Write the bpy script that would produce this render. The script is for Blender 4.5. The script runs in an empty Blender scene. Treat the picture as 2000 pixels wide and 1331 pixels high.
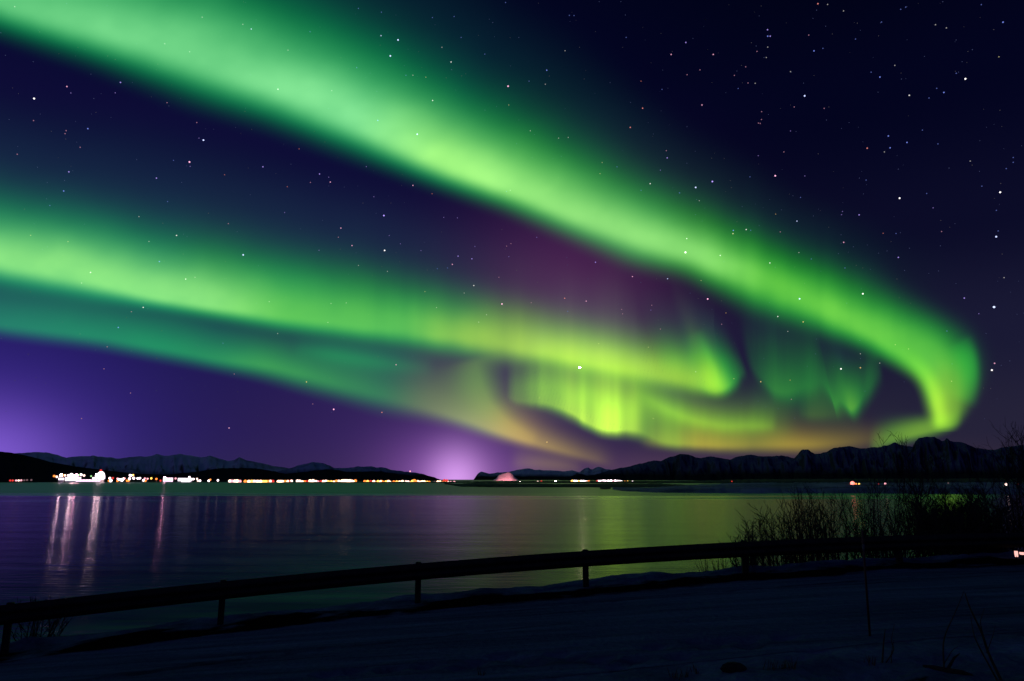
import bpy, math, random
import numpy as np

S = bpy.context.scene
COL = S.collection

# ------------------------------------------------------------------ camera
EYE = np.array([0.0, 0.0, 9.0])          # nine metres above the fjord
FOC = 1389.0                             # focal length in photo pixels (25 mm lens)
PITCH = math.atan((937.0 - 665.5) / FOC)
cam = bpy.data.cameras.new('camera')
cam.lens = 25.0
cam.sensor_width = 36.0
cam.clip_start = 0.1
cam.clip_end = 600000.0
camo = bpy.data.objects.new('camera', cam)
camo.location = EYE
camo.rotation_euler = (math.pi / 2 + PITCH, 0, 0)
COL.objects.link(camo)
S.camera = camo

# ------------------------------------------------------------------ render settings
S.view_settings.view_transform = 'Standard'
S.view_settings.look = 'None'
S.view_settings.exposure = 0.0
S.view_settings.gamma = 1.0
S.cycles.use_denoising = True
S.cycles.transparent_max_bounces = 40
S.cycles.max_bounces = 6
S.cycles.diffuse_bounces = 2
S.cycles.glossy_bounces = 3
S.cycles.use_light_tree = True
S.cycles.sample_clamp_indirect = 4.0

CP, SP = math.cos(PITCH), math.sin(PITCH)


def direction(px, py):
    """Unit-depth view direction(s) through a point of the photograph."""
    x = (np.asarray(px, float) - 1000.0) / FOC
    y = (665.5 - np.asarray(py, float)) / FOC
    return np.stack([x, CP - y * SP, SP + y * CP], -1)


def at_depth(px, py, z):
    return EYE + direction(px, py) * np.asarray(z, float)[..., None]


def at_range(px, py, r):
    """Point on the viewing direction at horizontal range r."""
    d = direction(px, py)
    h = np.hypot(d[..., 0], d[..., 1])
    return EYE + d / h[..., None] * np.asarray(r, float)[..., None]


def unit(px, py):
    d = direction(px, py)
    return d / np.linalg.norm(d)


# ------------------------------------------------------------------ world: night sky with the glow of two towns
W = bpy.data.worlds.new('World')
S.world = W
W.use_nodes = True
wn, wl = W.node_tree.nodes, W.node_tree.links
wn.clear()
w_out = wn.new('ShaderNodeOutputWorld')
w_bg = wn.new('ShaderNodeBackground')
wl.new(w_bg.outputs[0], w_out.inputs[0])
w_tc = wn.new('ShaderNodeTexCoord')
DIR = w_tc.outputs['Generated']
w_sep = wn.new('ShaderNodeSeparateXYZ')
wl.new(DIR, w_sep.inputs[0])


def wmath(op, a, b=None, clamp=False):
    n = wn.new('ShaderNodeMath')
    n.operation = op
    n.use_clamp = clamp
    for i, v in enumerate((a, b)):
        if v is None:
            continue
        if isinstance(v, (int, float)):
            n.inputs[i].default_value = v
        else:
            wl.new(v, n.inputs[i])
    return n.outputs[0]


def wramp(fac, stops):
    r = wn.new('ShaderNodeValToRGB')
    r.color_ramp.interpolation = 'EASE'
    els = r.color_ramp.elements
    while len(els) < len(stops):
        els.new(0.5)
    for e, (p, c) in zip(els, stops):
        e.position = p
        e.color = (*c, 1)
    wl.new(fac, r.inputs[0])
    return r.outputs[0]


def wadd(a, b):
    n = wn.new('ShaderNodeVectorMath')
    n.operation = 'ADD'
    wl.new(a, n.inputs[0])
    wl.new(b, n.inputs[1])
    return n.outputs[0]


def wscale(col, fac):
    n = wn.new('ShaderNodeVectorMath')
    n.operation = 'SCALE'
    if isinstance(col, tuple):
        n.inputs[0].default_value = col
    else:
        wl.new(col, n.inputs[0])
    wl.new(fac, n.inputs['Scale'])
    return n.outputs[0]


def glow(px, py, sx, sy, col):
    """A soft glow round one direction; sx, sy are its width and height in radians."""
    u = unit(px, py)
    az0, el0 = math.atan2(u[0], u[1]), math.asin(u[2])
    az = wmath('ARCTAN2', w_sep.outputs[0], w_sep.outputs[1])
    el = wmath('ARCSINE', w_sep.outputs[2])
    a = wmath('DIVIDE', wmath('SUBTRACT', az, az0), sx)
    e = wmath('DIVIDE', wmath('SUBTRACT', el, el0), sy)
    q = wmath('ADD', wmath('MULTIPLY', a, a), wmath('MULTIPLY', e, e))
    g = wmath('EXPONENT', wmath('MULTIPLY', q, -1.0))
    return wscale(col, g)


elev = wmath('MAXIMUM', w_sep.outputs[2], 0.0)
left_sky = wramp(elev, [(0.00, (0.015, 0.013, 0.052)), (0.07, (0.0110, 0.0090, 0.058)),
                        (0.17, (0.0100, 0.0080, 0.068)), (0.30, (0.0085, 0.0072, 0.052)),
                        (0.42, (0.0042, 0.0038, 0.036)), (0.52, (0.0016, 0.0022, 0.024)),
                        (0.70, (0.0006, 0.0020, 0.011)), (1.0, (0.0004, 0.0020, 0.010))])
right_sky = wramp(elev, [(0.00, (0.032, 0.022, 0.044)), (0.06, (0.018, 0.016, 0.040)),
                         (0.17, (0.010, 0.010, 0.034)), (0.30, (0.0034, 0.0036, 0.020)),
                         (0.45, (0.0010, 0.0014, 0.013)), (0.60, (0.0004, 0.0009, 0.008)),
                         (1.0, (0.0004, 0.0018, 0.009))])
side = wn.new('ShaderNodeMapRange')
side.interpolation_type = 'SMOOTHSTEP'
side.inputs['From Min'].default_value = -0.30
side.inputs['From Max'].default_value = 0.42
wl.new(w_sep.outputs[0], side.inputs['Value'])
mix = wn.new('ShaderNodeMixRGB')
wl.new(side.outputs[0], mix.inputs[0])
wl.new(left_sky, mix.inputs[1])
wl.new(right_sky, mix.inputs[2])
# the unseen sky behind the camera is raised to blue to light the snow
back = wn.new('ShaderNodeMapRange')
back.interpolation_type = 'SMOOTHSTEP'
back.inputs['From Min'].default_value = 0.25
back.inputs['From Max'].default_value = -0.15
wl.new(w_sep.outputs[1], back.inputs['Value'])
mixb = wn.new('ShaderNodeMixRGB')
wl.new(back.outputs[0], mixb.inputs[0])
wl.new(mix.outputs[0], mixb.inputs[1])
mixb.inputs[2].default_value = (0.0075, 0.0120, 0.060, 1)
sky = mixb.outputs[0]
for args in ((890, 945, 0.036, 0.044, (0.44, 0.24, 0.48)),
             (885, 934, 0.085, 0.060, (0.18, 0.058, 0.26)),
             (860, 900, 0.24, 0.14, (0.030, 0.010, 0.060)),
             (-70, 908, 0.090, 0.060, (0.18, 0.085, 0.40)),
             (-80, 885, 0.19, 0.13, (0.030, 0.013, 0.20)),
             (1120, 560, 0.145, 0.115, (0.058, 0.011, 0.042)),
             (1280, 935, 0.26, 0.035, (0.050, 0.022, 0.034))):
    sky = wadd(sky, glow(*args))
wl.new(sky, w_bg.inputs[0])
w_bg.inputs[1].default_value = 1.0


# ------------------------------------------------------------------ faint blue fill light, added to shape snow and slopes
sun = bpy.data.lights.new('fill_sun', 'SUN')
sun.energy = 0.07
sun.color = (0.52, 0.60, 1.0)
sun.angle = math.radians(1.0)
suno = bpy.data.objects.new('fill_sun', sun)
suno.rotation_euler = (math.radians(72), 0, math.radians(-66))
COL.objects.link(suno)


# ------------------------------------------------------------------ helpers
def link(o, parent=None):
    COL.objects.link(o)
    if parent is not None:
        o.parent = parent
    return o


def tag(o, label=None, cat=None, group=None, kind=None):
    if label:
        o['label'] = label
    if cat:
        o['category'] = cat
    if group:
        o['group'] = group
    if kind:
        o['kind'] = kind
    return o


def empty(name, loc=(0, 0, 0)):
    o = bpy.data.objects.new(name, None)
    o.location = loc
    o.empty_display_size = 0.1
    return link(o)


def mesh_obj(name, verts, faces, mats, parent=None, smooth=False, fmat=None, loc=None):
    me = bpy.data.meshes.new(name)
    me.from_pydata([tuple(map(float, v)) for v in verts], [], [tuple(map(int, f)) for f in faces])
    for m in (mats if isinstance(mats, (list, tuple)) else [mats]):
        me.materials.append(m)
    if fmat is not None:
        me.polygons.foreach_set('material_index', np.asarray(fmat, np.int32))
    if smooth:
        me.polygons.foreach_set('use_smooth', np.ones(len(me.polygons), bool))
    me.update()
    o = bpy.data.objects.new(name, me)
    if loc is not None:
        o.location = loc
    return link(o, parent)


def grid_faces(nr, nc):
    i = np.arange((nr - 1) * (nc - 1))
    r, c = i // (nc - 1), i % (nc - 1)
    a = r * nc + c
    return np.stack([a, a + 1, a + nc + 1, a + nc], 1)


def grid_obj(name, P, mats, smooth=True, attrs=None, parent=None):
    """P is rows x columns x 3."""
    nr, nc = P.shape[:2]
    F = grid_faces(nr, nc)
    me = bpy.data.meshes.new(name)
    me.vertices.add(nr * nc)
    me.vertices.foreach_set('co', P.reshape(-1).astype(np.float32))
    me.loops.add(F.size)
    me.loops.foreach_set('vertex_index', F.reshape(-1).astype(np.int32))
    me.polygons.add(len(F))
    me.polygons.foreach_set('loop_start', (np.arange(len(F)) * 4).astype(np.int32))
    me.polygons.foreach_set('loop_total', np.full(len(F), 4, np.int32))
    me.update(calc_edges=True)
    if smooth:
        me.polygons.foreach_set('use_smooth', np.ones(len(F), bool))
    me.materials.append(mats)
    for k, v in (attrs or {}).items():
        if v.ndim == 3:
            at = me.attributes.new(k, 'FLOAT_COLOR', 'POINT')
            c4 = np.concatenate([v.reshape(-1, 3), np.ones((nr * nc, 1))], 1)
            at.data.foreach_set('color', c4.reshape(-1).astype(np.float32))
        else:
            at = me.attributes.new(k, 'FLOAT', 'POINT')
            at.data.foreach_set('value', v.reshape(-1).astype(np.float32))
    me.validate()
    o = bpy.data.objects.new(name, me)
    return link(o, parent)


def hash2(ix, iy, seed):
    h = (ix.astype(np.int64) * 374761393 + iy.astype(np.int64) * 668265263 + seed * 1442695041) & 0x7fffffff
    h = ((h ^ (h >> 13)) * 1274126177) & 0x7fffffff
    h = h ^ (h >> 16)
    return (h & 0xffff) / 65535.0


def vnoise(x, y, seed=0):
    x, y = np.broadcast_arrays(np.asarray(x, float), np.asarray(y, float))
    ix, iy = np.floor(x), np.floor(y)
    fx, fy = x - ix, y - iy
    fx, fy = fx * fx * (3 - 2 * fx), fy * fy * (3 - 2 * fy)
    a, b = hash2(ix, iy, seed), hash2(ix + 1, iy, seed)
    c, d = hash2(ix, iy + 1, seed), hash2(ix + 1, iy + 1, seed)
    return (a + (b - a) * fx) * (1 - fy) + (c + (d - c) * fx) * fy - 0.5


def fbm(x, y, seed=0, oct=4, gain=0.5):
    t, a = 0.0, 1.0
    for k in range(oct):
        t = t + a * vnoise(x * 2 ** k + 17.3 * k, y * 2 ** k + 9.1 * k, seed + k)
        a *= gain
    return t


def sstep(a, b, x):
    t = np.clip((np.asarray(x, float) - a) / (b - a), 0, 1)
    return t * t * (3 - 2 * t)


def tube(V, F, pts, rad, sides=5):
    """Append a tapered tube along pts to the lists V, F."""
    pts = np.asarray(pts, float)
    n = len(pts)
    rad = np.broadcast_to(np.asarray(rad, float), (n,))
    base = len(V)
    for i in range(n):
        t = pts[min(i + 1, n - 1)] - pts[max(i - 1, 0)]
        t = t / (np.linalg.norm(t) + 1e-9)
        a = np.cross(t, (0.31, 0.95, 0.1))
        a = a / (np.linalg.norm(a) + 1e-9)
        b = np.cross(t, a)
        for k in range(sides):
            w = 2 * math.pi * k / sides
            V.append(pts[i] + rad[i] * (math.cos(w) * a + math.sin(w) * b))
    for i in range(n - 1):
        for k in range(sides):
            k2 = (k + 1) % sides
            F.append((base + i * sides + k, base + i * sides + k2, base + (i + 1) * sides + k2, base + (i + 1) * sides + k))
    F.append(tuple(base + (n - 1) * sides + k for k in range(sides)))
    F.append(tuple(base + k for k in reversed(range(sides))))


def box(V, F, lo, hi):
    b = len(V)
    for z in (lo[2], hi[2]):
        V += [np.array((lo[0], lo[1], z)), np.array((hi[0], lo[1], z)), np.array((hi[0], hi[1], z)), np.array((lo[0], hi[1], z))]
    F += [(b, b + 3, b + 2, b + 1), (b + 4, b + 5, b + 6, b + 7)]
    for k in range(4):
        k2 = (k + 1) % 4
        F.append((b + k, b + k2, b + 4 + k2, b + 4 + k))


def ico(r, c=(0, 0, 0), squash=1.0):
    t = (1 + 5 ** 0.5) / 2
    v = np.array([(-1, t, 0), (1, t, 0), (-1, -t, 0), (1, -t, 0), (0, -1, t), (0, 1, t), (0, -1, -t), (0, 1, -t),
                  (t, 0, -1), (t, 0, 1), (-t, 0, -1), (-t, 0, 1)], float)
    f = [(0, 11, 5), (0, 5, 1), (0, 1, 7), (0, 7, 10), (0, 10, 11), (1, 5, 9), (5, 11, 4), (11, 10, 2), (10, 7, 6), (7, 1, 8),
         (3, 9, 4), (3, 4, 2), (3, 2, 6), (3, 6, 8), (3, 8, 9), (4, 9, 5), (2, 4, 11), (6, 2, 10), (8, 6, 7), (9, 8, 1)]
    v = [a / np.linalg.norm(a) for a in v]
    cache, f2 = {}, []

    def mid(i, j):
        k = (min(i, j), max(i, j))
        if k not in cache:
            m = v[i] + v[j]
            v.append(m / np.linalg.norm(m))
            cache[k] = len(v) - 1
        return cache[k]
    for a, b, c2 in f:
        x, y, z = mid(a, b), mid(b, c2), mid(c2, a)
        f2 += [(a, x, z), (b, y, x), (c2, z, y), (x, y, z)]
    v = np.array(v) * r * np.array((1, 1, squash)) + np.array(c)
    return list(v), f2


# ------------------------------------------------------------------ materials
def material(name, col, rough=0.7, metal=0.0, noise=0.0, scale=5.0, bump=0.0):
    m = bpy.data.materials.new(name)
    m.use_nodes = True
    n, l = m.node_tree.nodes, m.node_tree.links
    p = n['Principled BSDF']
    p.inputs['Base Color'].default_value = (*col, 1)
    p.inputs['Roughness'].default_value = rough
    p.inputs['Metallic'].default_value = metal
    if rough >= 0.75:
        p.inputs['Specular IOR Level'].default_value = 0.12
    if noise or bump:
        tc = n.new('ShaderNodeTexCoord')
        nz = n.new('ShaderNodeTexNoise')
        nz.inputs['Scale'].default_value = scale
        nz.inputs['Detail'].default_value = 6
        l.new(tc.outputs['Object'], nz.inputs['Vector'])
    if noise:
        r = n.new('ShaderNodeValToRGB')
        r.color_ramp.elements[0].position = 0.3
        r.color_ramp.elements[1].position = 0.7
        r.color_ramp.elements[0].color = (*[c * (1 - noise) for c in col], 1)
        r.color_ramp.elements[1].color = (*[min(1, c * (1 + noise)) for c in col], 1)
        l.new(nz.outputs['Fac'], r.inputs[0])
        l.new(r.outputs[0], p.inputs['Base Color'])
    if bump:
        b = n.new('ShaderNodeBump')
        b.inputs['Strength'].default_value = bump
        l.new(nz.outputs['Fac'], b.inputs['Height'])
        l.new(b.outputs[0], p.inputs['Normal'])
    return m


def emitter(name, col, strength, sample='AUTO'):
    m = bpy.data.materials.new(name)
    m.use_nodes = True
    n, l = m.node_tree.nodes, m.node_tree.links
    n.remove(n['Principled BSDF'])
    e = n.new('ShaderNodeEmission')
    e.inputs[0].default_value = (*col, 1)
    e.inputs[1].default_value = strength
    l.new(e.outputs[0], n['Material Output'].inputs[0])
    m.cycles.emission_sampling = sample
    return m


def snow_ground_material(name, snow, dark_tone, stretch=(1, 1, 1)):
    """Snow mixed with a near-black tone where a vertex attribute is high."""
    m = bpy.data.materials.new(name)
    m.use_nodes = True
    n, l = m.node_tree.nodes, m.node_tree.links
    p = n.new('ShaderNodeBsdfDiffuse')
    n.remove(n['Principled BSDF'])
    l.new(p.outputs[0], n['Material Output'].inputs[0])
    at = n.new('ShaderNodeAttribute')
    at.attribute_name = 'dark_tone'
    tc = n.new('ShaderNodeTexCoord')
    nz = n.new('ShaderNodeTexNoise')
    nz.inputs['Scale'].default_value = 3.0
    nz.inputs['Detail'].default_value = 8
    l.new(tc.outputs['Object'], nz.inputs['Vector'])
    ad = n.new('ShaderNodeMath')
    ad.operation = 'MULTIPLY_ADD'
    l.new(nz.outputs['Fac'], ad.inputs[0])
    ad.inputs[1].default_value = 0.7
    l.new(at.outputs['Fac'], ad.inputs[2])
    mr = n.new('ShaderNodeMapRange')
    mr.inputs['From Min'].default_value = 0.65
    mr.inputs['From Max'].default_value = 1.0
    l.new(ad.outputs[0], mr.inputs['Value'])
    mx = n.new('ShaderNodeMixRGB')
    mx.inputs[1].default_value = (*snow, 1)
    mx.inputs[2].default_value = (*dark_tone, 1)
    l.new(mr.outputs[0], mx.inputs[0])
    # grains and trodden patches
    ms = n.new('ShaderNodeMapping')
    ms.inputs['Scale'].default_value = stretch
    ms.inputs['Rotation'].default_value = (0, 0, -0.15)
    l.new(tc.outputs['Object'], ms.inputs['Vector'])
    n2 = n.new('ShaderNodeTexNoise')
    n2.inputs['Scale'].default_value = 0.9
    n2.inputs['Detail'].default_value = 10
    n2.inputs['Roughness'].default_value = 0.7
    l.new(ms.outputs[0], n2.inputs['Vector'])
    mm = n.new('ShaderNodeMapRange')
    mm.inputs['From Min'].default_value = 0.3
    mm.inputs['From Max'].default_value = 0.7
    mm.inputs['To Min'].default_value = 0.35
    mm.inputs['To Max'].default_value = 1.25
    l.new(n2.outputs['Fac'], mm.inputs['Value'])
    sc = n.new('ShaderNodeVectorMath')
    sc.operation = 'SCALE'
    l.new(mx.outputs[0], sc.inputs[0])
    l.new(mm.outputs[0], sc.inputs['Scale'])
    l.new(sc.outputs[0], p.inputs['Color'])
    b = n.new('ShaderNodeBump')
    b.inputs['Strength'].default_value = 0.8
    b.inputs['Distance'].default_value = 0.06
    n3 = n.new('ShaderNodeTexNoise')
    n3.inputs['Scale'].default_value = 9.0
    n3.inputs['Detail'].default_value = 8
    l.new(tc.outputs['Object'], n3.inputs['Vector'])
    l.new(n3.outputs['Fac'], b.inputs['Height'])
    l.new(b.outputs[0], p.inputs['Normal'])
    return m


def mountain_material(name, scale, tree_z, snow=(0.62, 0.64, 0.70)):
    m = bpy.data.materials.new(name)
    m.use_nodes = True
    n, l = m.node_tree.nodes, m.node_tree.links
    p = n.new('ShaderNodeBsdfDiffuse')
    n.remove(n['Principled BSDF'])
    l.new(p.outputs[0], n['Material Output'].inputs[0])
    g = n.new('ShaderNodeNewGeometry')
    sp = n.new('ShaderNodeSeparateXYZ')
    l.new(g.outputs['Position'], sp.inputs[0])
    sn = n.new('ShaderNodeSeparateXYZ')
    l.new(g.outputs['Normal'], sn.inputs[0])
    nz = n.new('ShaderNodeTexNoise')
    nz.inputs['Scale'].default_value = scale
    nz.inputs['Detail'].default_value = 9
    nz.inputs['Roughness'].default_value = 0.62
    l.new(g.outputs['Position'], nz.inputs['Vector'])
    # steep, broken faces show rock
    st = n.new('ShaderNodeMath')
    st.operation = 'MULTIPLY_ADD'
    l.new(sn.outputs[2], st.inputs[0])
    st.inputs[1].default_value = 0.9
    l.new(nz.outputs['Fac'], st.inputs[2])
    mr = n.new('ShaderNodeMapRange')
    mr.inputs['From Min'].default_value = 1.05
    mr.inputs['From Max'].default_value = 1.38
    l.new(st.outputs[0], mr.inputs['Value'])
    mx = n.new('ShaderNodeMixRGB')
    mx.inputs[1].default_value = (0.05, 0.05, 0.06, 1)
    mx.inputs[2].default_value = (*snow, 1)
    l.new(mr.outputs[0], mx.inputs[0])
    # dark birch woods on the lower slopes
    h = n.new('ShaderNodeMath')
    h.operation = 'MULTIPLY_ADD'
    l.new(nz.outputs['Fac'], h.inputs[0])
    h.inputs[1].default_value = -tree_z * 1.2
    l.new(sp.outputs[2], h.inputs[2])
    hr = n.new('ShaderNodeMapRange')
    hr.inputs['From Min'].default_value = 0.0
    hr.inputs['From Max'].default_value = tree_z * 0.9
    l.new(h.outputs[0], hr.inputs['Value'])
    m2 = n.new('ShaderNodeMixRGB')
    m2.inputs[1].default_value = (0.022, 0.024, 0.026, 1)
    l.new(mx.outputs[0], m2.inputs[2])
    l.new(hr.outputs[0], m2.inputs[0])
    l.new(m2.outputs[0], p.inputs['Color'])
    return m


M = {
    'steel': material('weathered_galvanised_steel', (0.022, 0.022, 0.020), 0.75, 0.0, 0.4, 6.0, 0.1),
    'bark': material('dark_bark', (0.030, 0.026, 0.024), 0.9, 0, 0.3, 20.0),
    'orange': material('orange_pole_paint', (0.055, 0.009, 0.007), 0.6, 0, 0.15, 20.0),
    'band': material('reflector_band', (0.10, 0.09, 0.09), 0.7),
    'straw': material('dead_grass', (0.07, 0.055, 0.035), 0.9, 0, 0.3, 12.0),
    'rock': material('dark_rock', (0.022, 0.022, 0.024), 0.95, 0, 0.5, 8.0, 0.4),
    'shore': material('dark_shore', (0.030, 0.033, 0.036), 0.95, 0, 0.6, 0.02),
    'snowshore': material('snowy_shore', (0.20, 0.22, 0.26), 0.95, 0, 0.7, 0.03),
    'wall': material('dark_painted_boards', (0.05, 0.03, 0.025), 0.85, 0, 0.3, 3.0),
    'concrete': material('pale_concrete', (0.32, 0.31, 0.30), 0.9, 0, 0.2, 0.4),
    'roof': material('dark_roof_sheet', (0.05, 0.05, 0.055), 0.8, 0, 0.2, 0.6),
    'pole': material('lamp_post_steel', (0.10, 0.10, 0.10), 0.6, 0.3),
    'ground': snow_ground_material('trodden_snow', (0.13, 0.185, 0.27), (0.006, 0.006, 0.007)),
    'road': snow_ground_material('packed_snow_on_road', (0.115, 0.165, 0.24), (0.010, 0.011, 0.016), (0.22, 3.2, 1)),
}


def aurora_material():
    m = bpy.data.materials.new('aurora_light')
    m.use_nodes = True
    n, l = m.node_tree.nodes, m.node_tree.links
    n.remove(n['Principled BSDF'])
    at = n.new('ShaderNodeAttribute')
    at.attribute_name = 'glow'
    e = n.new('ShaderNodeEmission')
    l.new(at.outputs['Color'], e.inputs[0])
    t = n.new('ShaderNodeBsdfTransparent')
    a = n.new('ShaderNodeAddShader')
    l.new(e.outputs[0], a.inputs[0])
    l.new(t.outputs[0], a.inputs[1])
    l.new(a.outputs[0], n['Material Output'].inputs[0])
    m.cycles.emission_sampling = 'NONE'
    return m


M['aurora'] = aurora_material()


def water_material():
    m = bpy.data.materials.new('fjord_water')
    m.use_nodes = True
    n, l = m.node_tree.nodes, m.node_tree.links
    p = n['Principled BSDF']
    p.inputs['Base Color'].default_value = (0.0004, 0.005, 0.11, 1)
    p.inputs['IOR'].default_value = 1.03
    g = n.new('ShaderNodeNewGeometry')
    sp = n.new('ShaderNodeSeparateXYZ')
    l.new(g.outputs['Position'], sp.inputs[0])
    mp = n.new('ShaderNodeMapping')
    mp.inputs['Scale'].default_value = (0.0030, 0.022, 1)
    l.new(g.outputs['Position'], mp.inputs['Vector'])
    nz = n.new('ShaderNodeTexNoise')
    nz.inputs['Scale'].default_value = 1.0
    nz.inputs['Detail'].default_value = 5
    l.new(mp.outputs[0], nz.inputs['Vector'])
    # out in the fjord the wind ruffles the surface; near the shore it lies calm
    d = n.new('ShaderNodeMath')
    d.operation = 'MULTIPLY_ADD'
    l.new(nz.outputs['Fac'], d.inputs[0])
    d.inputs[1].default_value = 560.0
    l.new(sp.outputs[1], d.inputs[2])
    x = n.new('ShaderNodeMath')
    x.operation = 'MULTIPLY_ADD'
    l.new(sp.outputs[0], x.inputs[0])
    x.inputs[1].default_value = 0.05
    l.new(d.outputs[0], x.inputs[2])
    mr = n.new('ShaderNodeMapRange')
    mr.interpolation_type = 'SMOOTHSTEP'
    mr.inputs['From Min'].default_value = 640.0
    mr.inputs['From Max'].default_value = 780.0
    mr.inputs['To Min'].default_value = 0.155
    mr.inputs['To Max'].default_value = 0.40
    l.new(x.outputs[0], mr.inputs['Value'])
    # raises the IOR to the right so the water reflects more there
    ea = n.new('ShaderNodeMapRange')
    ea.interpolation_type = 'SMOOTHSTEP'
    ea.inputs['From Min'].default_value = -40.0
    ea.inputs['From Max'].default_value = 60.0
    ea.inputs['To Min'].default_value = 0.0
    ea.inputs['To Max'].default_value = 0.035
    l.new(sp.outputs[0], ea.inputs['Value'])
    ro = n.new('ShaderNodeMath')
    ro.operation = 'ADD'
    l.new(mr.outputs[0], ro.inputs[0])
    ro.inputs[1].default_value = 0.0
    l.new(ro.outputs[0], p.inputs['Roughness'])
    mi = n.new('ShaderNodeMapRange')
    mi.inputs['From Min'].default_value = 640.0
    mi.inputs['From Max'].default_value = 780.0
    mi.inputs['To Min'].default_value = 1.017
    mi.inputs['To Max'].default_value = 1.25
    l.new(x.outputs[0], mi.inputs['Value'])
    # long wind streaks over the whole fjord
    m3 = n.new('ShaderNodeMapping')
    m3.inputs['Scale'].default_value = (0.022, 0.16, 1)
    l.new(g.outputs['Position'], m3.inputs['Vector'])
    n3 = n.new('ShaderNodeTexNoise')
    n3.inputs['Scale'].default_value = 1.0
    n3.inputs['Detail'].default_value = 6
    n3.inputs['Roughness'].default_value = 0.65
    l.new(m3.outputs[0], n3.inputs['Vector'])
    ws = n.new('ShaderNodeMapRange')
    ws.inputs['From Min'].default_value = 0.3
    ws.inputs['From Max'].default_value = 0.7
    ws.inputs['To Min'].default_value = -0.007
    ws.inputs['To Max'].default_value = 0.011
    l.new(n3.outputs['Fac'], ws.inputs['Value'])
    wa = n.new('ShaderNodeMath')
    wa.operation = 'ADD'
    l.new(mi.outputs[0], wa.inputs[0])
    l.new(ws.outputs[0], wa.inputs[1])
    io = n.new('ShaderNodeMath')
    io.operation = 'MULTIPLY_ADD'
    l.new(ea.outputs[0], io.inputs[0])
    io.inputs[1].default_value = 0.62
    l.new(wa.outputs[0], io.inputs[2])
    l.new(io.outputs[0], p.inputs['IOR'])
    b = n.new('ShaderNodeBump')
    b.inputs['Strength'].default_value = 0.22
    b.inputs['Distance'].default_value = 0.2
    m2 = n.new('ShaderNodeMapping')
    m2.inputs['Scale'].default_value = (0.25, 0.9, 1)
    l.new(g.outputs['Position'], m2.inputs['Vector'])
    n2 = n.new('ShaderNodeTexNoise')
    n2.inputs['Scale'].default_value = 1.0
    n2.inputs['Detail'].default_value = 3
    l.new(m2.outputs[0], n2.inputs['Vector'])
    l.new(n2.outputs['Fac'], b.inputs['Height'])
    l.new(b.outputs[0], p.inputs['Normal'])
    return m


M['water'] = water_material()

# ------------------------------------------------------------------ water
rows = np.array([22, 60, 200, 600, 2000, 8000, 60000.0])
P = np.zeros((len(rows), 9, 3))
for i, y in enumerate(rows):
    P[i, :, 0] = np.linspace(-1.4, 1.4, 9) * (y + 60)
    P[i, :, 1] = y
tag(grid_obj('water', P, M['water'], smooth=False), 'dark fjord water reflecting the green and purple sky', 'water', kind='structure')

# ------------------------------------------------------------------ foreground ground, road, rail line
#            px     rail top  rail bottom  ground  depth
RAIL = np.array([(-430, 1236, 1275, 1334, 10.6), (8, 1181, 1216, 1264, 12.0), (443, 1136, 1168, 1210, 13.6),
                 (815, 1106, 1136, 1178, 14.2), (1148, 1078, 1108, 1153, 14.8), (1461, 1056, 1084, 1114, 15.4),
                 (1758, 1047, 1074, 1094, 16.0), (2050, 1043, 1069, 1086, 16.7), (2330, 1041, 1066, 1081, 17.5)])
r_top = at_depth(RAIL[:, 0], RAIL[:, 1], RAIL[:, 4])
r_gnd = at_depth(RAIL[:, 0], RAIL[:, 3], RAIL[:, 4])
cy = np.polyfit(r_gnd[:, 0], r_gnd[:, 1], 3)
cz = np.polyfit(r_gnd[:, 0], r_gnd[:, 2], 3)
ct = np.polyfit(r_top[:, 0], r_top[:, 2], 3)
XL, XR = -13.5, 21.0


def clampx(x):
    return np.clip(x, XL, XR)


def rail_y(x):
    return np.polyval(cy, clampx(x)) + (np.asarray(x) - clampx(x)) * 0.2


def rail_gz(x):
    return np.polyval(cz, clampx(x))


def rail_tz(x):
    return np.polyval(ct, clampx(x))


rng = np.random.default_rng(5)
FOOT = []
for fx, fy in [(1280, 1265), (1362, 1254), (1388, 1264), (1410, 1253), (1462, 1251), (1467, 1262), (1532, 1247), (1090, 1278),
               (1120, 1285), (1170, 1290), (1040, 1296), (1010, 1290), (980, 1284), (930, 1296), (900, 1306), (830, 1302), (760, 1309),
               (690, 1312), (640, 1318), (1330, 1283), (1240, 1290), (1205, 1302), (1560, 1290), (1600, 1275)]:
    FOOT.append((fx, fy))


def ground_base(x, y):
    """Height of the land before footprints and clods."""
    s = y - rail_y(x)
    z = rail_gz(x) - 0.06
    z = z + 0.05 * np.exp(-((s + 3.6) / 2.2) ** 2)                      # crown of the road
    z = z + 0.65 * sstep(-8.6, -13.5, s)                                # the bank the camera stands on
    lip = fbm(x * 1.3, s * 1.6, 3, 4)
    z = z + np.exp(-((s - 0.55) / 0.75) ** 2) * (0.05 + 0.13 * lip)     # ploughed snow lip under the rail
    drop = np.maximum(s - 1.0, 0)
    z = z - drop * 0.30 - 0.012 * np.minimum(drop, 6) ** 2
    return z, s


def ground_z(x, y):
    z, s = ground_base(x, y)
    rough = sstep(-6.2, -7.6, s)
    z = z + rough * (0.13 * fbm(x * 1.1, y * 1.1, 11, 5) + 0.07 * np.abs(fbm(x * 3.2, y * 3.2, 12, 3)))
    z = z + (1 - rough) * (0.016 * fbm(x * 0.15, s * 3.4, 21, 4) + 0.010 * fbm(x * 2.0, s * 4.0, 25, 3))
    for (fx, fy) in FEET:
        z = z - 0.075 * np.exp(-(((x - fx) / 0.16) ** 2 + ((y - fy) / 0.13) ** 2) ** 1.5)
    return z, s


FEET = []


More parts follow.
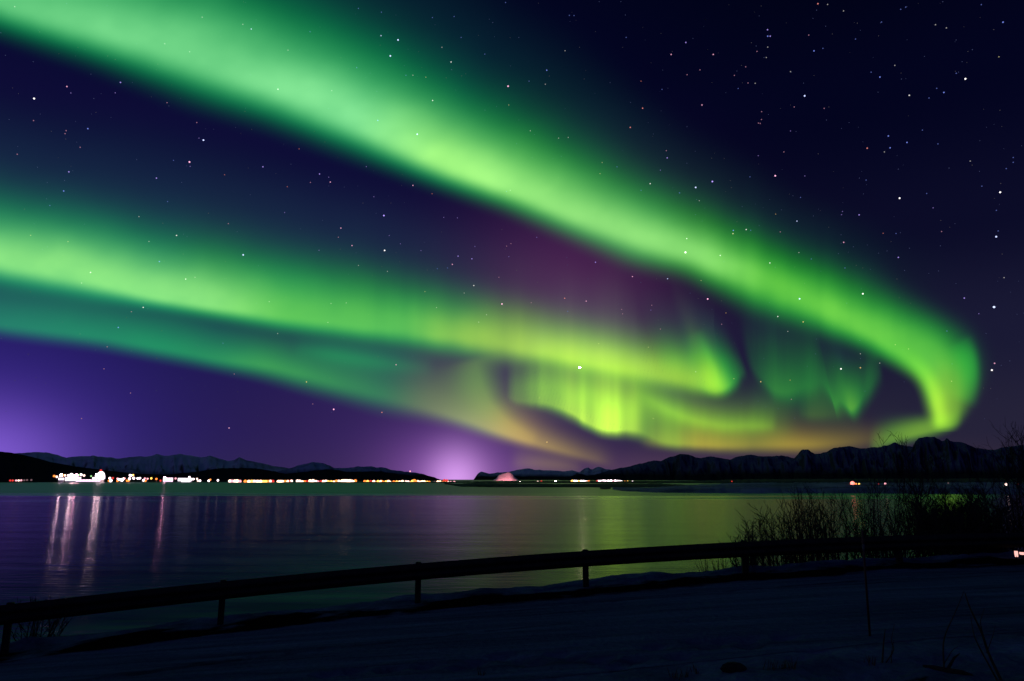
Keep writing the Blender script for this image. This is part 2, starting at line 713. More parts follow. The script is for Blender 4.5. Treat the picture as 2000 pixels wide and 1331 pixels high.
def ground_hit(px, py):
    d = direction(px, py)
    lo, hi = 2.0, 60.0
    for t in np.arange(2.0, 60.0, 0.05):
        p = EYE + d * t
        if p[2] < ground_base(p[0], p[1])[0]:
            lo, hi = t - 0.05, t
            break
    for _ in range(20):
        mid = (lo + hi) / 2
        p = EYE + d * mid
        if p[2] < ground_base(p[0], p[1])[0]:
            hi = mid
        else:
            lo = mid
    return EYE + d * hi


FEET = [tuple(ground_hit(*f)[:2]) for f in FOOT]


def on_ground(x, y):
    return float(ground_z(np.array(float(x)), np.array(float(y)))[0])


def dark_mask(x, y, s):
    band = np.exp(-(np.abs(s + 0.45 + 0.25 * fbm(x * 0.5, 0.0, 31, 3)) / 0.74) ** 2.4)  # darker strip along the foot of the rail
    band = band * np.clip(0.85 + 0.9 * fbm(x * 0.9, s * 1.5, 33, 4), 0, 1)
    bank = sstep(1.0, 2.2, s) * 0.8
    clod = sstep(0.22, 0.42, fbm(x * 1.4, y * 2.0, 37, 4)) * sstep(-7.2, -8.2, s) * 0.7
    return np.clip(band + bank + clod, 0, 1)


def patch(xs, srow, lift):
    X, Sg = np.meshgrid(xs, srow)
    Y = rail_y(X) + Sg
    z, s = ground_z(X, Y)
    return np.stack([X, Y, z + lift], -1), dark_mask(X, Y, s), s


xs = np.concatenate([np.arange(-60, -14, 1.5), np.arange(-14, 22, 0.085), np.arange(22, 70, 1.5)])
srow = np.concatenate([np.arange(-24, -11, 0.5), np.arange(-11, -1.4, 0.085), np.arange(-1.4, 1.8, 0.045), np.arange(1.8, 40, 0.8)])
Pg, dark_tone, s = patch(xs, srow, 0.0)
under = sstep(-6.4, -6.3, s) * sstep(-1.02, -1.12, s)
Pg[..., 2] -= 0.04 * under
tag(grid_obj('ground', Pg, M['ground'], attrs={'dark_tone': dark_tone}), 'trodden snowy verge and dark bank above the fjord', 'ground', kind='structure')
srow = np.arange(-6.5, -0.95, 0.07)
Pr, dark_tone, s = patch(np.arange(-22, 30, 0.1), srow, 0.006)
ruts = 0.55 * np.exp(-((s + 2.0) / 0.22) ** 2) + 0.5 * np.exp(-((s + 3.6) / 0.25) ** 2) + 0.35 * np.exp(-((s + 5.2) / 0.25) ** 2)
dark_tone = np.clip(dark_tone + ruts * np.clip(0.5 + 1.2 * fbm(Pr[..., 0] * 0.22, s * 3, 41, 4), 0, 1), 0, 1)
tag(grid_obj('road', Pr, M['road'], attrs={'dark_tone': dark_tone}), 'snow covered road with faint dark wheel tracks along the guardrail', 'road', kind='structure')


# ------------------------------------------------------------------ guardrail
def rail_dir(x):
    a = np.array([x, rail_y(x), rail_tz(x)])
    b = np.array([x + 0.05, rail_y(x + 0.05), rail_tz(x + 0.05)])
    t = (b - a) / np.linalg.norm(b - a)
    n = np.array([t[1], -t[0], 0])
    n /= np.linalg.norm(n)            # towards the road
    return t, n


BEAM = 0.325
gr = empty('guardrail', tuple(r_gnd[3]))
tag(gr, 'long dark steel guardrail on posts between snowy road and fjord', 'guardrail')
# W profile: height fraction, offset towards the road
prof = [(0.0, 0.000), (0.06, 0.012), (0.16, 0.055), (0.24, 0.080), (0.34, 0.080), (0.42, 0.050), (0.50, 0.008), (0.58, 0.050), (0.66, 0.080), (0.76, 0.080), (0.84, 0.055), (0.94, 0.012), (1.0, 0.0)]
seg_x = np.arange(XL, XR, 0.45)
Pb = []
for side_off in (0.0, -0.006):
    line = []
    for x in seg_x:
        t, n = rail_dir(x)
        base = np.array([x, rail_y(x), rail_tz(x)])
        line.append([base - np.array((0, 0, BEAM * h)) + n * (o + side_off) for h, o in prof])
    Pb.append(np.array(line))
loop = np.concatenate([Pb[0], Pb[1][:, ::-1]], 1)
loop = np.concatenate([loop, loop[:, :1]], 1)
g0 = np.array(gr.location)
beam = grid_obj('rail_beam', loop - g0, M['steel'], smooth=False, parent=gr)
post_px = RAIL[:, 0]
for i in range(len(RAIL)):
    x = float(np.interp(RAIL[i, 0], RAIL[:, 0], r_gnd[:, 0]))
    t, n = rail_dir(x)
    c = np.array([x, float(rail_y(x)), 0]) - n * 0.085
    top = float(rail_tz(x)) + 0.018
    bot = on_ground(c[0], c[1]) - 0.15
    V, F = [], []
    # a C-section post: web and two flanges
    for (u0, u1, w0, w1) in ((-0.055, 0.055, -0.052, 0.052),):
        b = len(V)
        out = []
        for (u, w) in ((u0, w0), (u1, w0), (u1, w1), (u0 + 0.03, w1), (u0 + 0.03, w1 - 0.03), (u0, w1 - 0.03)):
            out.append(c + t * u * np.array((1, 1, 0)) + n * w)
        for z in (bot, top - 0.012, top):
            k = 1.0 if z < top else 0.86
            cc = np.mean(out, 0)
            for q in out:
                V.append(cc + (q - cc) * k + np.array((0, 0, z)))
        m6 = len(out)
        for lv in range(2):
            for k in range(m6):
                k2 = (k + 1) % m6
                F.append((b + lv * m6 + k, b + lv * m6 + k2, b + (lv + 1) * m6 + k2, b + (lv + 1) * m6 + k))
        F.append(tuple(b + 2 * m6 + k for k in range(m6)))
    V = [v - g0 for v in V]
    mesh_obj('post', V, F, M['steel'], gr)
    V, F = [], []
    pb = np.array([x, float(rail_y(x)), float(rail_tz(x)) - BEAM * 0.5]) + n * 0.008
    tube(V, F, [pb - g0, pb + n * 0.022 - g0], [0.022, 0.018], 6)
    mesh_obj('bolt', V, F, M['steel'], gr)

# ------------------------------------------------------------------ snow pole
pb = ground_hit(1699, 1243)
pb[2] = on_ground(pb[0], pb[1]) - 0.03
sp = empty('snow_pole', tuple(pb))
tag(sp, 'thin orange snow pole standing upright at the near road edge', 'snow pole')
V, F = [], []
hp = 0.0
top_pt = at_depth(1693.5, 1036, (pb[1] * CP + (pb[2] + 0.7 - 9) * SP))
hp = float(top_pt[2] - pb[2])
dx = float(top_pt[0] - pb[0])
tube(V, F, [(0, 0, 0), (dx * 0.6, 0, hp * 0.6), (dx * 0.98, 0, hp - 0.02), (dx, 0, hp)], [0.0150, 0.0145, 0.014, 0.008], 10)
mesh_obj('rod', V, F, M['orange'], sp, smooth=True)
V, F = [], []
tube(V, F, [(dx * 0.8, 0, hp * 0.80), (dx * 0.86, 0, hp * 0.86)], [0.0162, 0.0162], 10)
mesh_obj('reflector_band', V, F, M['band'], sp, smooth=True)


# ------------------------------------------------------------------ shrubs, reeds, weeds
def shrub(name, label, base, height, spread, stems, seed, lean=0.0, dense=1.0, group='bare shrubs beyond the guardrail', thick=1.0, cat='shrub'):
    r = random.Random(seed)
    root = empty(name, tuple(base))
    tag(root, label, cat, group)
    V, F, TV, TF = [], [], [], []
    for k in range(stems):
        a = r.uniform(0, 2 * math.pi)
        q = spread * math.sqrt(r.random()) * 0.35
        p = np.array([q * math.cos(a), q * math.sin(a), -0.3])
        k_out = r.random()
        out = np.array([math.cos(a) * spread * (0.1 + 0.95 * k_out) + lean, math.sin(a) * spread * (0.1 + 0.7 * k_out), height * r.uniform(0.70, 1.0) * (1.0 - 0.25 * k_out * k_out)])
        pts, n = [p], 7
        wob = np.array([r.uniform(-1, 1), r.uniform(-1, 1), 0]) * 0.10 * height
        for i in range(1, n + 1):
            f = i / n
            q2 = p + (out - p) * np.array([f ** 1.35, f ** 1.35, f]) + wob * math.sin(math.pi * f) * 0.5
            q2 = q2 + np.array([r.uniform(-1, 1), r.uniform(-1, 1), 0]) * 0.015 * height
            pts.append(q2)
        rad = 0.014 * thick * r.uniform(0.7, 1.3)
        tube(V, F, pts, np.linspace(rad, 0.003 * thick, n + 1), 4)
        nb = int(r.uniform(9, 15) * dense)
        for _ in range(nb):
            f = r.uniform(0.18, 0.97)
            i = min(int(f * n), n - 1)
            st = pts[i] + (pts[i + 1] - pts[i]) * (f * n - i)
            ax = pts[i + 1] - pts[i]
            ax = ax / np.linalg.norm(ax)
            dv = np.array([r.gauss(0, 1), r.gauss(0, 1), r.gauss(0, 0.4)])
            dv = ax * 0.9 + dv / np.linalg.norm(dv) * 0.95 + np.array([0, 0, 0.18])
            dv /= np.linalg.norm(dv)
            L = height * r.uniform(0.10, 0.26) * (1.15 - 0.6 * f)
            m1 = st + dv * L * 0.5 + np.array([r.gauss(0, 0.03), r.gauss(0, 0.03), 0]) * L
            e1 = st + dv * L + np.array([0, 0, 0.10 * L])
            tube(TV, TF, [st, m1, e1], [0.0065 * thick, 0.005 * thick, 0.0022 * thick], 3)
            for _ in range(int(3 * dense)):
                f2 = r.uniform(0.3, 1)
                s2 = st + (e1 - st) * f2
                d2 = dv + np.array([r.gauss(0, 0.5), r.gauss(0, 0.5), r.gauss(0.1, 0.25)])
                d2 /= np.linalg.norm(d2)
                tube(TV, TF, [s2, s2 + d2 * L * r.uniform(0.25, 0.5)], [0.004 * thick, 0.0018 * thick], 3)
    if cat == 'reeds':
        off = len(V)
        mesh_obj('stems', V + TV, F + [tuple(off + i for i in f) for f in TF], M['straw'], root)
        return root
    mesh_obj('stems', V, F, M['bark'], root)
    mesh_obj('twigs', TV, TF, M['bark'], root)
    return root


def behind_rail(px, back):
    """A spot on the bank the given distance beyond the rail, on the line of sight of photo column px."""
    d = direction(px, 1090.0)
    y = 14.0
    for _ in range(30):
        x = d[0] / d[1] * y
        y = float(rail_y(x)) + back
    x = d[0] / d[1] * y
    return np.array([x, y, on_ground(x, y)])


def top_height(base, py):
    """Height a plant at base needs for its top to reach photo row py."""
    d = direction(1000 + FOC * base[0] / (base[1] * CP + (base[2] + 1 - 9) * SP), py)
    k = base[1] / d[1]
    return float(EYE[2] + d[2] * k - base[2])


SHRUBS = [
    (1452, 0.75, 1034, 0.55, 20, 'lowest bare shrub in front of a guardrail post at the left end of the thicket'),
    # px, metres beyond rail, photo row of the top, spread, stems, label
    (1478, 1.6, 1012, 0.9, 26, 'low bare shrub, second from the left end of the thicket beside open water'),
    (1530, 1.9, 985, 1.1, 36, 'bare shrub with upright stems, third from the left end of the thicket'),
    (1582, 1.8, 944, 1.25, 42, 'dense bare shrub of upright stems, fourth from the left end of the thicket'),
    (1640, 2.2, 955, 1.25, 34, 'bare shrub just left of the orange snow pole under the bright red lamp'),
    (1705, 2.6, 925, 1.3, 32, 'bare shrub just right of the orange snow pole in the thicket'),
    (1778, 2.4, 846, 1.2, 30, 'tall bare shrub whose twig tips cross the jagged mountain skyline'),
    (1838, 3.2, 940, 1.4, 30, 'bare shrub right of the tallest twig tips, below the hook of the aurora'),
    (1892, 2.6, 948, 1.3, 34, 'thick dark shrub between the tall twiggy shrub and the right edge tree'),
    (1930, 3.6, 944, 1.5, 38, 'thick dark shrub next to the bare tree at the far right'),
    (1740, 1.2, 1000, 1.0, 26, 'short shrub close behind the guardrail below the tall twiggy shrub'),
    (1860, 1.2, 985, 1.0, 30, 'short dark shrub close behind the guardrail, second left of the glowing lanterns'),
    (1912, 1.6, 975, 1.0, 30, 'short dark shrub close behind the guardrail beside the glowing lanterns'),
]
for i, (px, bk, top, sprd, st, lab) in enumerate(SHRUBS):
    b = behind_rail(px, bk)
    shrub('bare_shrub', lab, b, top_height(b, top), sprd, st, 100 + i, dense=0.95 if px < 1800 else 2.0)
b = behind_rail(2004, 4.2)
shrub('bare_tree', 'bare tree at the right edge rising above the mountain skyline', b, top_height(b, 812), 1.5, 26, 77, thick=1.3, dense=1.2,
      group='bare shrubs beyond the guardrail', cat='tree')
b = behind_rail(95, 1.3)
shrub('bare_shrub', 'small bare shrub behind the guardrail at the left edge', b, top_height(b, 1158), 0.75, 20, 201, dense=1.1)
for i, (px, bk, top) in enumerate([(1378, 0.9, 1082), (1402, 0.9, 1086), (1420, 1.0, 1078), (1440, 0.9, 1066)]):
    b = behind_rail(px, bk)
    lab = ['thin dry reeds farthest left behind the guardrail right of the green reflection', 'thin dry reeds, second tuft from the left before the thicket',
           'thin dry reeds, third tuft from the left before the thicket', 'thin dry reeds leaning against the low end of the thicket'][i]
    shrub('reed_tuft', lab, b, top_height(b, top), 0.25, 7, 300 + i, dense=0.35, group='dry reeds behind the guardrail', cat='reeds', thick=0.8)


def weed(name, label, lines, rads, cat='weed'):
    bx, by = lines[0][0]
    base = ground_hit(bx, min(by, 1330))
    if by > 1330:
        pass
    base[2] = on_ground(base[0], base[1])
    dep = base[1] * CP + (base[2] - 9) * SP
    root = empty(name, tuple(base))
    tag(root, label, cat, 'dry weeds in the near snow')
    V, F = [], []
    for k, (ln, rd) in enumerate(zip(lines, rads)):
        pts = [at_depth(x, y, np.array(dep + 0.05 * math.sin(1.7 * j + k))) - base for j, (x, y) in enumerate(ln)]
        pts[0][2] = min(pts[0][2], pts[0][2]) - 0.04
        # smooth the run
        q = np.array(pts)
        t = np.linspace(0, 1, len(q))
        tt = np.linspace(0, 1, 12)
        q = np.stack([np.interp(tt, t, q[:, a]) for a in range(3)], 1)
        q[1:-1] = (q[:-2] + 2 * q[1:-1] + q[2:]) / 4
        tube(V, F, q, np.linspace(rd, rd * 0.35, 12), 5)
    mesh_obj('stalks', V, F, M['straw'], root)


weed('dry_weed', 'short forked dry weed right of the orange snow pole',
     [[(1722, 1299), (1726, 1254), (1729, 1229)], [(1724, 1296), (1748, 1269), (1740, 1253), (1747, 1220)], [(1740, 1306), (1741, 1276), (1746, 1250)]],
     [0.012, 0.008, 0.007])
weed('dry_weed', 'tall bent single dry stalk in the snow below the thicket',
     [[(1844, 1306), (1841, 1259), (1849, 1231), (1865, 1199), (1883, 1155)], [(1843, 1290), (1860, 1270), (1872, 1262)]], [0.010, 0.005])
weed('dry_weed', 'tall leaning dry weed nearest the lower right corner',
     [[(1959, 1330), (1929, 1274), (1919, 1237), (1893, 1186), (1885, 1159)], [(1949, 1325), (1915, 1269), (1902, 1242), (1896, 1205)],
      [(1921, 1240), (1914, 1215), (1923, 1188)], [(1926, 1268), (1940, 1240), (1944, 1222)]], [0.016, 0.010, 0.006, 0.005])
TUFTS = [(1312, 1322, 'grass tuft poking through snow left of the dark rock'), (1338, 1318, 'grass tuft between the dark rock and the leftmost tuft'),
         (1360, 1314, 'taller grass tuft just left of the dark rock'), (1506, 1312, 'grass tuft just right of the dark rock'),
         (1532, 1311, 'grass tuft second to the right of the dark rock'), (1550, 1313, 'grass tuft third to the right of the dark rock'),
         (940, 1320, 'small grass tuft in trodden snow at the bottom centre'), (1700, 1302, 'small grass tuft left of the forked dry weed')]
for i, (px, py, lab) in enumerate(TUFTS):
    b = ground_hit(px, py)
    b[2] = on_ground(b[0], b[1])
    r = random.Random(400 + i)
    V, F = [], []
    for k in range(9):
        a = r.uniform(0, 6.28)
        h = r.uniform(0.06, 0.17)
        o = np.array([r.gauss(0, 0.03), r.gauss(0, 0.03), -0.03])
        tip = o + np.array([math.cos(a) * h * 0.35, math.sin(a) * h * 0.35, h])
        tube(V, F, [o, (o + tip) / 2 + np.array([0, 0, 0.01]), tip], [0.006, 0.005, 0.001], 3)
    g = mesh_obj('grass_tuft', V, F, M['straw'], loc=tuple(b))
    tag(g, lab, 'grass tuft', 'grass tufts in the near snow')
# dark rock and fallen branch
b = ground_hit(1437, 1314)
b[2] = on_ground(b[0], b[1])
V, F = ico(0.15, (0, 0, 0.0), 0.55)
for _ in range(1):
    V = [v * np.array((1.0, 0.7, 1.0)) * (1 + 0.5 * float(vnoise(v[0] * 9 + 3, v[1] * 9 + v[2] * 13, 55))) for v in V]
rk = mesh_obj('rock', V, F, M['rock'], loc=tuple(b))
tag(rk, 'dark jagged rock sticking out of the trodden snow', 'rock')
V, F = [], []
b = ground_hit(1840, 1316)
b[2] = on_ground(b[0], b[1])
br = [ground_hit(x, y) for x, y in ((1803, 1309), (1825, 1311), (1850, 1314), (1880, 1319), (1900, 1322))]
br = [np.array([p[0], p[1], on_ground(p[0], p[1]) + 0.02]) - b for p in br]
tube(V, F, br, [0.012, 0.026, 0.03, 0.024, 0.008], 6)
tube(V, F, [br[2], br[2] + np.array((0.16, 0.12, 0.10)), br[2] + np.array((0.28, 0.2, 0.13))], [0.02, 0.013, 0.004], 5)
tag(mesh_obj('fallen_branch', V, F, M['bark'], loc=tuple(b)), 'short fallen branch lying on the snow beneath the bent stalk', 'branch')


# ------------------------------------------------------------------ mountains, hills and far shores
def mountain_range(name, label, pts, R, mat, seed, rough=1.0, front=0.74, step=2.0, jag=0.7, power=1.25):
    pts = np.array(pts, float)
    px = np.arange(pts[0, 0], pts[-1, 0] + step, step)
    py = np.interp(px, pts[:, 0], pts[:, 1])
    py = py + jag * 2.0 * fbm(px * 0.11, 0.0, seed, 4)
    ridge = at_range(px, py, np.full(len(px), R))
    rowsF = np.linspace(0, 1, 26)
    out = []
    hd = ridge[:, :2] / R
    for a in rowsF:
        rr = R * (front + (1 - front) * a)
        wob = rough * fbm(px * 0.045, a * 2.2, seed + 9, 5) * 0.55 + rough * 0.35 * (0.5 - np.abs(2 * fbm(px * 0.05 + a * 0.6, a * 0.8, seed + 5, 4)))
        h = ridge[:, 2] * np.clip(a ** power + wob * a * (1 - a) * 1.5, 0, (front + (1 - front) * a) * 0.985 if a < 1 else 1)
        xy = hd * rr
        out.append(np.stack([xy[:, 0], xy[:, 1], h - 6 * (1 - a)], -1))
    for b in (0.3, 0.7, 1.0):
        xy = hd * R * (1 + 0.25 * b)
        out.append(np.stack([xy[:, 0], xy[:, 1], ridge[:, 2] * (1 - b) * 0.9 - 8 * b], -1))
    return tag(grid_obj(name, np.array(out), mat), label, 'mountains' if 'mount' in name else 'hill', kind='structure')


mm_far = mountain_material('far_snow_mountain', 0.0011, 90, (0.48, 0.36, 0.66))  # snow tinted violet in place of the purple haze over the ridge
mm_mid = mountain_material('mid_snow_mountain', 0.0018, 80, (0.34, 0.30, 0.58))  # violet of the town glow put into the snow colour
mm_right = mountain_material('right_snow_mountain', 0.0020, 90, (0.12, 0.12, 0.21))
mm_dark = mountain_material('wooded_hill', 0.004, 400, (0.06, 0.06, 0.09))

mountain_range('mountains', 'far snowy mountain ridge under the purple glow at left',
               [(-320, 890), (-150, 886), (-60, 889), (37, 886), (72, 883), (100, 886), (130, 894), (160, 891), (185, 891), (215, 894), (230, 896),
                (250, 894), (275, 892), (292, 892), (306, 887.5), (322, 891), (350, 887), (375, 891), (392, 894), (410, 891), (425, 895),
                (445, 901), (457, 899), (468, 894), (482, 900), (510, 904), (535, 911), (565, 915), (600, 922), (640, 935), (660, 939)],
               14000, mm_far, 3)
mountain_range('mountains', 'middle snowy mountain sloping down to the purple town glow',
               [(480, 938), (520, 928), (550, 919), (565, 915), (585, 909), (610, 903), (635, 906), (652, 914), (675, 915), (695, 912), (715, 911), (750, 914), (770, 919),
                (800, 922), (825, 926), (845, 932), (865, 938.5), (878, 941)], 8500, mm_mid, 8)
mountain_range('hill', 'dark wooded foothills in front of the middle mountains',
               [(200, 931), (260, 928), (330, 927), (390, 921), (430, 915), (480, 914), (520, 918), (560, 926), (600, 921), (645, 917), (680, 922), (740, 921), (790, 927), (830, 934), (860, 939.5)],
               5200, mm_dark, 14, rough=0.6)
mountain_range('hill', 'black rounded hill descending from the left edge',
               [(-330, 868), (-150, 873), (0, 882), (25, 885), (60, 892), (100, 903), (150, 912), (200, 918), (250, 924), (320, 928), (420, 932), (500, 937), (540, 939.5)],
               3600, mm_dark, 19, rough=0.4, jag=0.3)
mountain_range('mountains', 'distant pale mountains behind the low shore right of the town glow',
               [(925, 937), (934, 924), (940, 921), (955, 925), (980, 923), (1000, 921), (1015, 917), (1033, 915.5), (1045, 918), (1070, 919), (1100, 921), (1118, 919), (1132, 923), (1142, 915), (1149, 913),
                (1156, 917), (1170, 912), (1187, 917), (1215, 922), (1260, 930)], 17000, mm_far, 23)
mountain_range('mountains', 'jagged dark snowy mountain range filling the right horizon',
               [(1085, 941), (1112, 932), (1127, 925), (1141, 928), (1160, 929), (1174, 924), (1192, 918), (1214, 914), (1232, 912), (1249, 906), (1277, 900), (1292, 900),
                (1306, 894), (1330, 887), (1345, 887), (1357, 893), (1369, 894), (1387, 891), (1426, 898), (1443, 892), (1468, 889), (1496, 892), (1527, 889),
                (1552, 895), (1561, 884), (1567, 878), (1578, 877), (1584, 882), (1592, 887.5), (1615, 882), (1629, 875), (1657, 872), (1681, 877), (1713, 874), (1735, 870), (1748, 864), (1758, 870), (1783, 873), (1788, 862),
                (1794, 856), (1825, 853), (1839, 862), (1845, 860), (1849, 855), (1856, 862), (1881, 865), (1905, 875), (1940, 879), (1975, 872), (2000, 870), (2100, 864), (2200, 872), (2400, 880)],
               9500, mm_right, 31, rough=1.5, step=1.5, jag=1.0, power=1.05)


def shore(name, label, near, top, far_r, mat, seed, cat='shore'):
    """A strip of low land: its waterline in photo px (near), the line of its top (top), back to range far_r."""
    near, top = np.array(near, float), np.array(top, float)
    px = np.arange(near[0, 0], near[-1, 0] + 3, 3.0)
    ny = np.interp(px, near[:, 0], near[:, 1]) + 0.5 * fbm(px * 0.05, 0.0, seed, 3)
    ty = np.interp(px, top[:, 0], top[:, 1]) + 0.7 * fbm(px * 0.13, 0.0, seed + 3, 4)
    d = direction(px, ny)
    k = 9.0 / -np.minimum(d[:, 2], -0.0011)
    w = EYE + d * k[:, None]
    r0 = np.hypot(w[:, 0], w[:, 1])
    hd = w[:, :2] / r0[:, None]
    out = [np.concatenate([hd * (r0 - 6)[:, None], np.full((len(px), 1), -1.5)], 1)]
    for f in (0.03, 0.12, 0.3, 0.5):
        r = r0 * (1 + f)
        topz = at_range(px, ty, r)[:, 2]
        z = topz * min(1.0, 0.35 + f * 2.2) + 0.6 * fbm(px * 0.2, f * 8, seed + 6, 3)
        out.append(np.concatenate([hd * r[:, None], np.maximum(z, 0.2)[:, None]], 1))
    out.append(np.concatenate([hd * np.maximum(far_r, r0 * 1.7)[:, None], np.full((len(px), 1), -3.0)], 1))
    return tag(grid_obj(name, np.array(out), mat), label, cat, kind='structure')


shore('shore', 'low dark far shore carrying the town lights',
      [(-300, 942.2), (200, 942.4), (430, 942.6), (700, 943.0), (900, 943.6), (1100, 944), (1350, 944.5), (2400, 945)],
      [(-300, 938.5), (200, 939.5), (430, 940.5), (700, 941.0), (900, 941.0), (1100, 940.5), (1350, 939.5), (1500, 936), (2400, 934)], 7000, M['shore'], 51)
shore('shore', 'low dark spit of land below the purple town glow',
      [(868, 946.5), (900, 951.5), (980, 952.3), (1080, 952.6), (1200, 952.6), (1290, 952.6), (1430, 952.8)],
      [(868, 946.2), (900, 944.8), (935, 943.2), (1000, 944.6), (1100, 945.6), (1200, 945), (1290, 945), (1430, 951.5)], 1500, M['shore'], 57)
shore('shore', 'snow dusted near shore running to the right edge behind the thicket',
      [(1196, 957.5), (1225, 960.5), (1300, 963), (1450, 964), (1600, 964), (1800, 964.5), (2400, 966)],
      [(1196, 957.2), (1225, 956.5), (1270, 953.5), (1330, 948.5), (1450, 943.8), (1600, 943.2), (1800, 943), (2400, 942)], 1400, M['snowshore'], 63)
shore('shore', 'tiny dark skerry between the two low spits', [(1172, 956.5), (1182, 957), (1192, 956.5)], [(1172, 956.2), (1182, 954), (1192, 956.2)], 560, M['shore'], 67)

# floodlit snow hill
px = np.arange(960, 1016, 1.0)
prof_y = np.interp(px, [960, 968, 972, 979, 986, 993, 997, 1001, 1005, 1009, 1015], [940, 935.5, 931, 926, 923.4, 922.4, 923.5, 926.5, 931, 935, 940])
prof_y = prof_y + 1.6 * fbm(px * 0.16, 0.0, 72, 3) * sstep(940, 930, prof_y)
ridge = at_range(px, prof_y, np.full(len(px), 6000.0))
out = []
for a in np.linspace(0, 1, 14):
    rr = 6000 * (0.965 + 0.035 * a)
    hd = ridge[:, :2] / 6000
    z = ridge[:, 2] * np.clip(a ** 0.9, 0, 1) + 4 * fbm(px * 0.4, a * 3, 71, 3) * (1 - a)
    out.append(np.concatenate([hd * rr, z[:, None]], 1))
out.append(np.concatenate([ridge[:, :2] * 1.03, np.full((len(px), 1), -5.0)], 1))
snowhill = material('clean_snow', (0.80, 0.78, 0.78), 0.9, 0, 0.08, 0.02)
tag(grid_obj('hill', np.array(out), snowhill), 'small snow hill lit pink by a floodlight right of the purple glow', 'hill', kind='structure')

# ------------------------------------------------------------------ lamps of the towns
LK = {
    'W': ((1.0, 0.78, 0.84), 5.0, 'white'), 'w': ((1.0, 0.66, 0.58), 2.4, 'pale'), 'y': ((1.0, 0.52, 0.10), 2.8, 'yellow'),
    'o': ((1.0, 0.24, 0.04), 2.2, 'orange'), 'r': ((1.0, 0.06, 0.05), 0.9, 'red'), 'p': ((1.0, 0.40, 0.48), 1.6, 'pink'),
    'A': ((1.0, 0.56, 0.36), 5.0, 'warm white'), 'g': ((0.45, 0.9, 0.35), 1.0, 'green'), 'd': ((0.6, 0.35, 0.4), 0.25, 'dim'), 'B': ((1.0, 0.62, 0.70), 150.0, 'bright white'),
    'P': ((1.0, 0.40, 0.60), 130.0, 'bright pink'), 'R': ((1.0, 0.20, 0.16), 3.2, 'bright red'),
}
for k, (c, s_, nm) in LK.items():
    M['lamp_' + k] = emitter('lamp_glass_' + nm.replace(' ', '_'), c, s_)


def lamp_mesh(kind, rad, pole):
    V, F = [], []
    tube(V, F, [(0, 0, -pole), (0, 0, -rad * 0.6)], [rad * 0.10, rad * 0.07], 5)
    nb = len(F)
    V2, F2 = ico(rad)
    off = len(V)
    V += V2
    F += [tuple(off + i for i in f) for f in F2]
    me = bpy.data.meshes.new('lamp')
    me.from_pydata([tuple(v) for v in V], [], F)
    me.materials.append(M['pole'])
    me.materials.append(M['lamp_' + kind])
    me.polygons.foreach_set('material_index', np.array([0] * nb + [1] * (len(F) - nb), np.int32))
    return me


LMESH = {}
ORD = ['first', 'second', 'third', 'fourth', 'fifth', 'sixth', 'seventh', 'eighth', 'ninth', 'tenth', 'eleventh', 'twelfth', 'thirteenth', 'fourteenth',
       'fifteenth', 'sixteenth', 'seventeenth', 'eighteenth', 'nineteenth', 'twentieth', 'twenty first', 'twenty second', 'twenty third', 'twenty fourth']


def lamps(rows_, where, group, R, rpx=2.0):
    """rows_: (px, py, kind). One street lamp each, at range R."""
    rows_ = sorted(rows_)
    seen = {}
    tot = {}
    for q in rows_:
        tot[q[2]] = tot.get(q[2], 0) + 1
    for q in rows_:
        x, y, k = q[:3]
        rp = q[3] if len(q) > 3 else rpx
        rad = rp * R / FOC
        key = (k, round(rad, 1), R)
        p = at_range(np.array(float(x)), np.array(float(y)), np.array(float(R)))
        if key not in LMESH:
            LMESH[key] = lamp_mesh(k, rad, 9.0)
        o = bpy.data.objects.new('street_lamp', LMESH[key])
        o.location = p
        link(o)
        i = seen.get(k, 0)
        seen[k] = i + 1
        nm = LK[k][2]
        if tot[k] == 1:
            lab = f'only {nm} lamp {where}'
        else:
            lab = f'{ORD[i]} {nm} lamp from left {where}'
        tag(o, lab, 'street lamp', group)


A = lambda L, x0, sx, y0, sy: [(x0 + q[0] / sx, y0 + q[1] / sy, *q[2:]) for q in L]
lamps(A([(180, 445, 'r'), (225, 445, 'r'), (285, 445, 'p'), (330, 444, 'w'), (375, 442, 'p'), (430, 440, 'd'), (480, 436, 'd'), (555, 436, 'd')], 0, 9.09, 890, 9.09),  # these lamps stand in for the light trail of a passing car
      'tracing a car light trail left of the floodlit quay', 'lamps tracing a car light trail', 2350, 1.5)
lamps(A([(962, 366, 'o'), (1008, 378, 'w'), (1085, 350, 'B'), (1118, 352, 'o'), (1152, 354, 'w'), (1218, 355, 'W'), (1268, 340, 'W', 2.2), (1285, 362, 'B', 2.4), (1312, 362, 'y'), (1358, 352, 'P'),
         (1412, 345, 'g'), (1440, 342, 'W'), (1492, 356, 'w'), (1618, 368, 'g', 1.3), (1708, 360, 'W'), (1728, 340, 'B'), (1792, 345, 'B')], 0, 9.09, 890, 9.09),
      'above the floodlit quay', 'lamps above the floodlit quay', 2400, 1.8)
lamps(A([(120, 370, 'W'), (104, 412, 'o'), (136, 410, 'W', 2.2), (170, 368, 'r'), (245, 378, 'p'), (268, 388, 'W'), (300, 396, 'W', 2.2), (340, 380, 'W'), (322, 405, 'W'), (360, 375, 'p'), (245, 415, 'o'), (400, 412, 'o'),
         (426, 412, 'o'), (440, 380, 'W', 2.0), (466, 326, 'W'), (450, 322, 'W'), (500, 320, 'y'), (510, 370, 'W', 2.0), (575, 372, 'W'), (610, 370, 'W'), (690, 374, 'p'), (668, 405, 'W'), (700, 414, 'o'),
         (735, 380, 'p'), (795, 373, 'y'), (878, 382, 'o'), (945, 410, 'r'), (1016, 366, 'P')], 200, 8.333, 890, 8.333),
      'between curved lit hall and wide lit shed', 'lamps between the lit halls', 2400, 1.7)
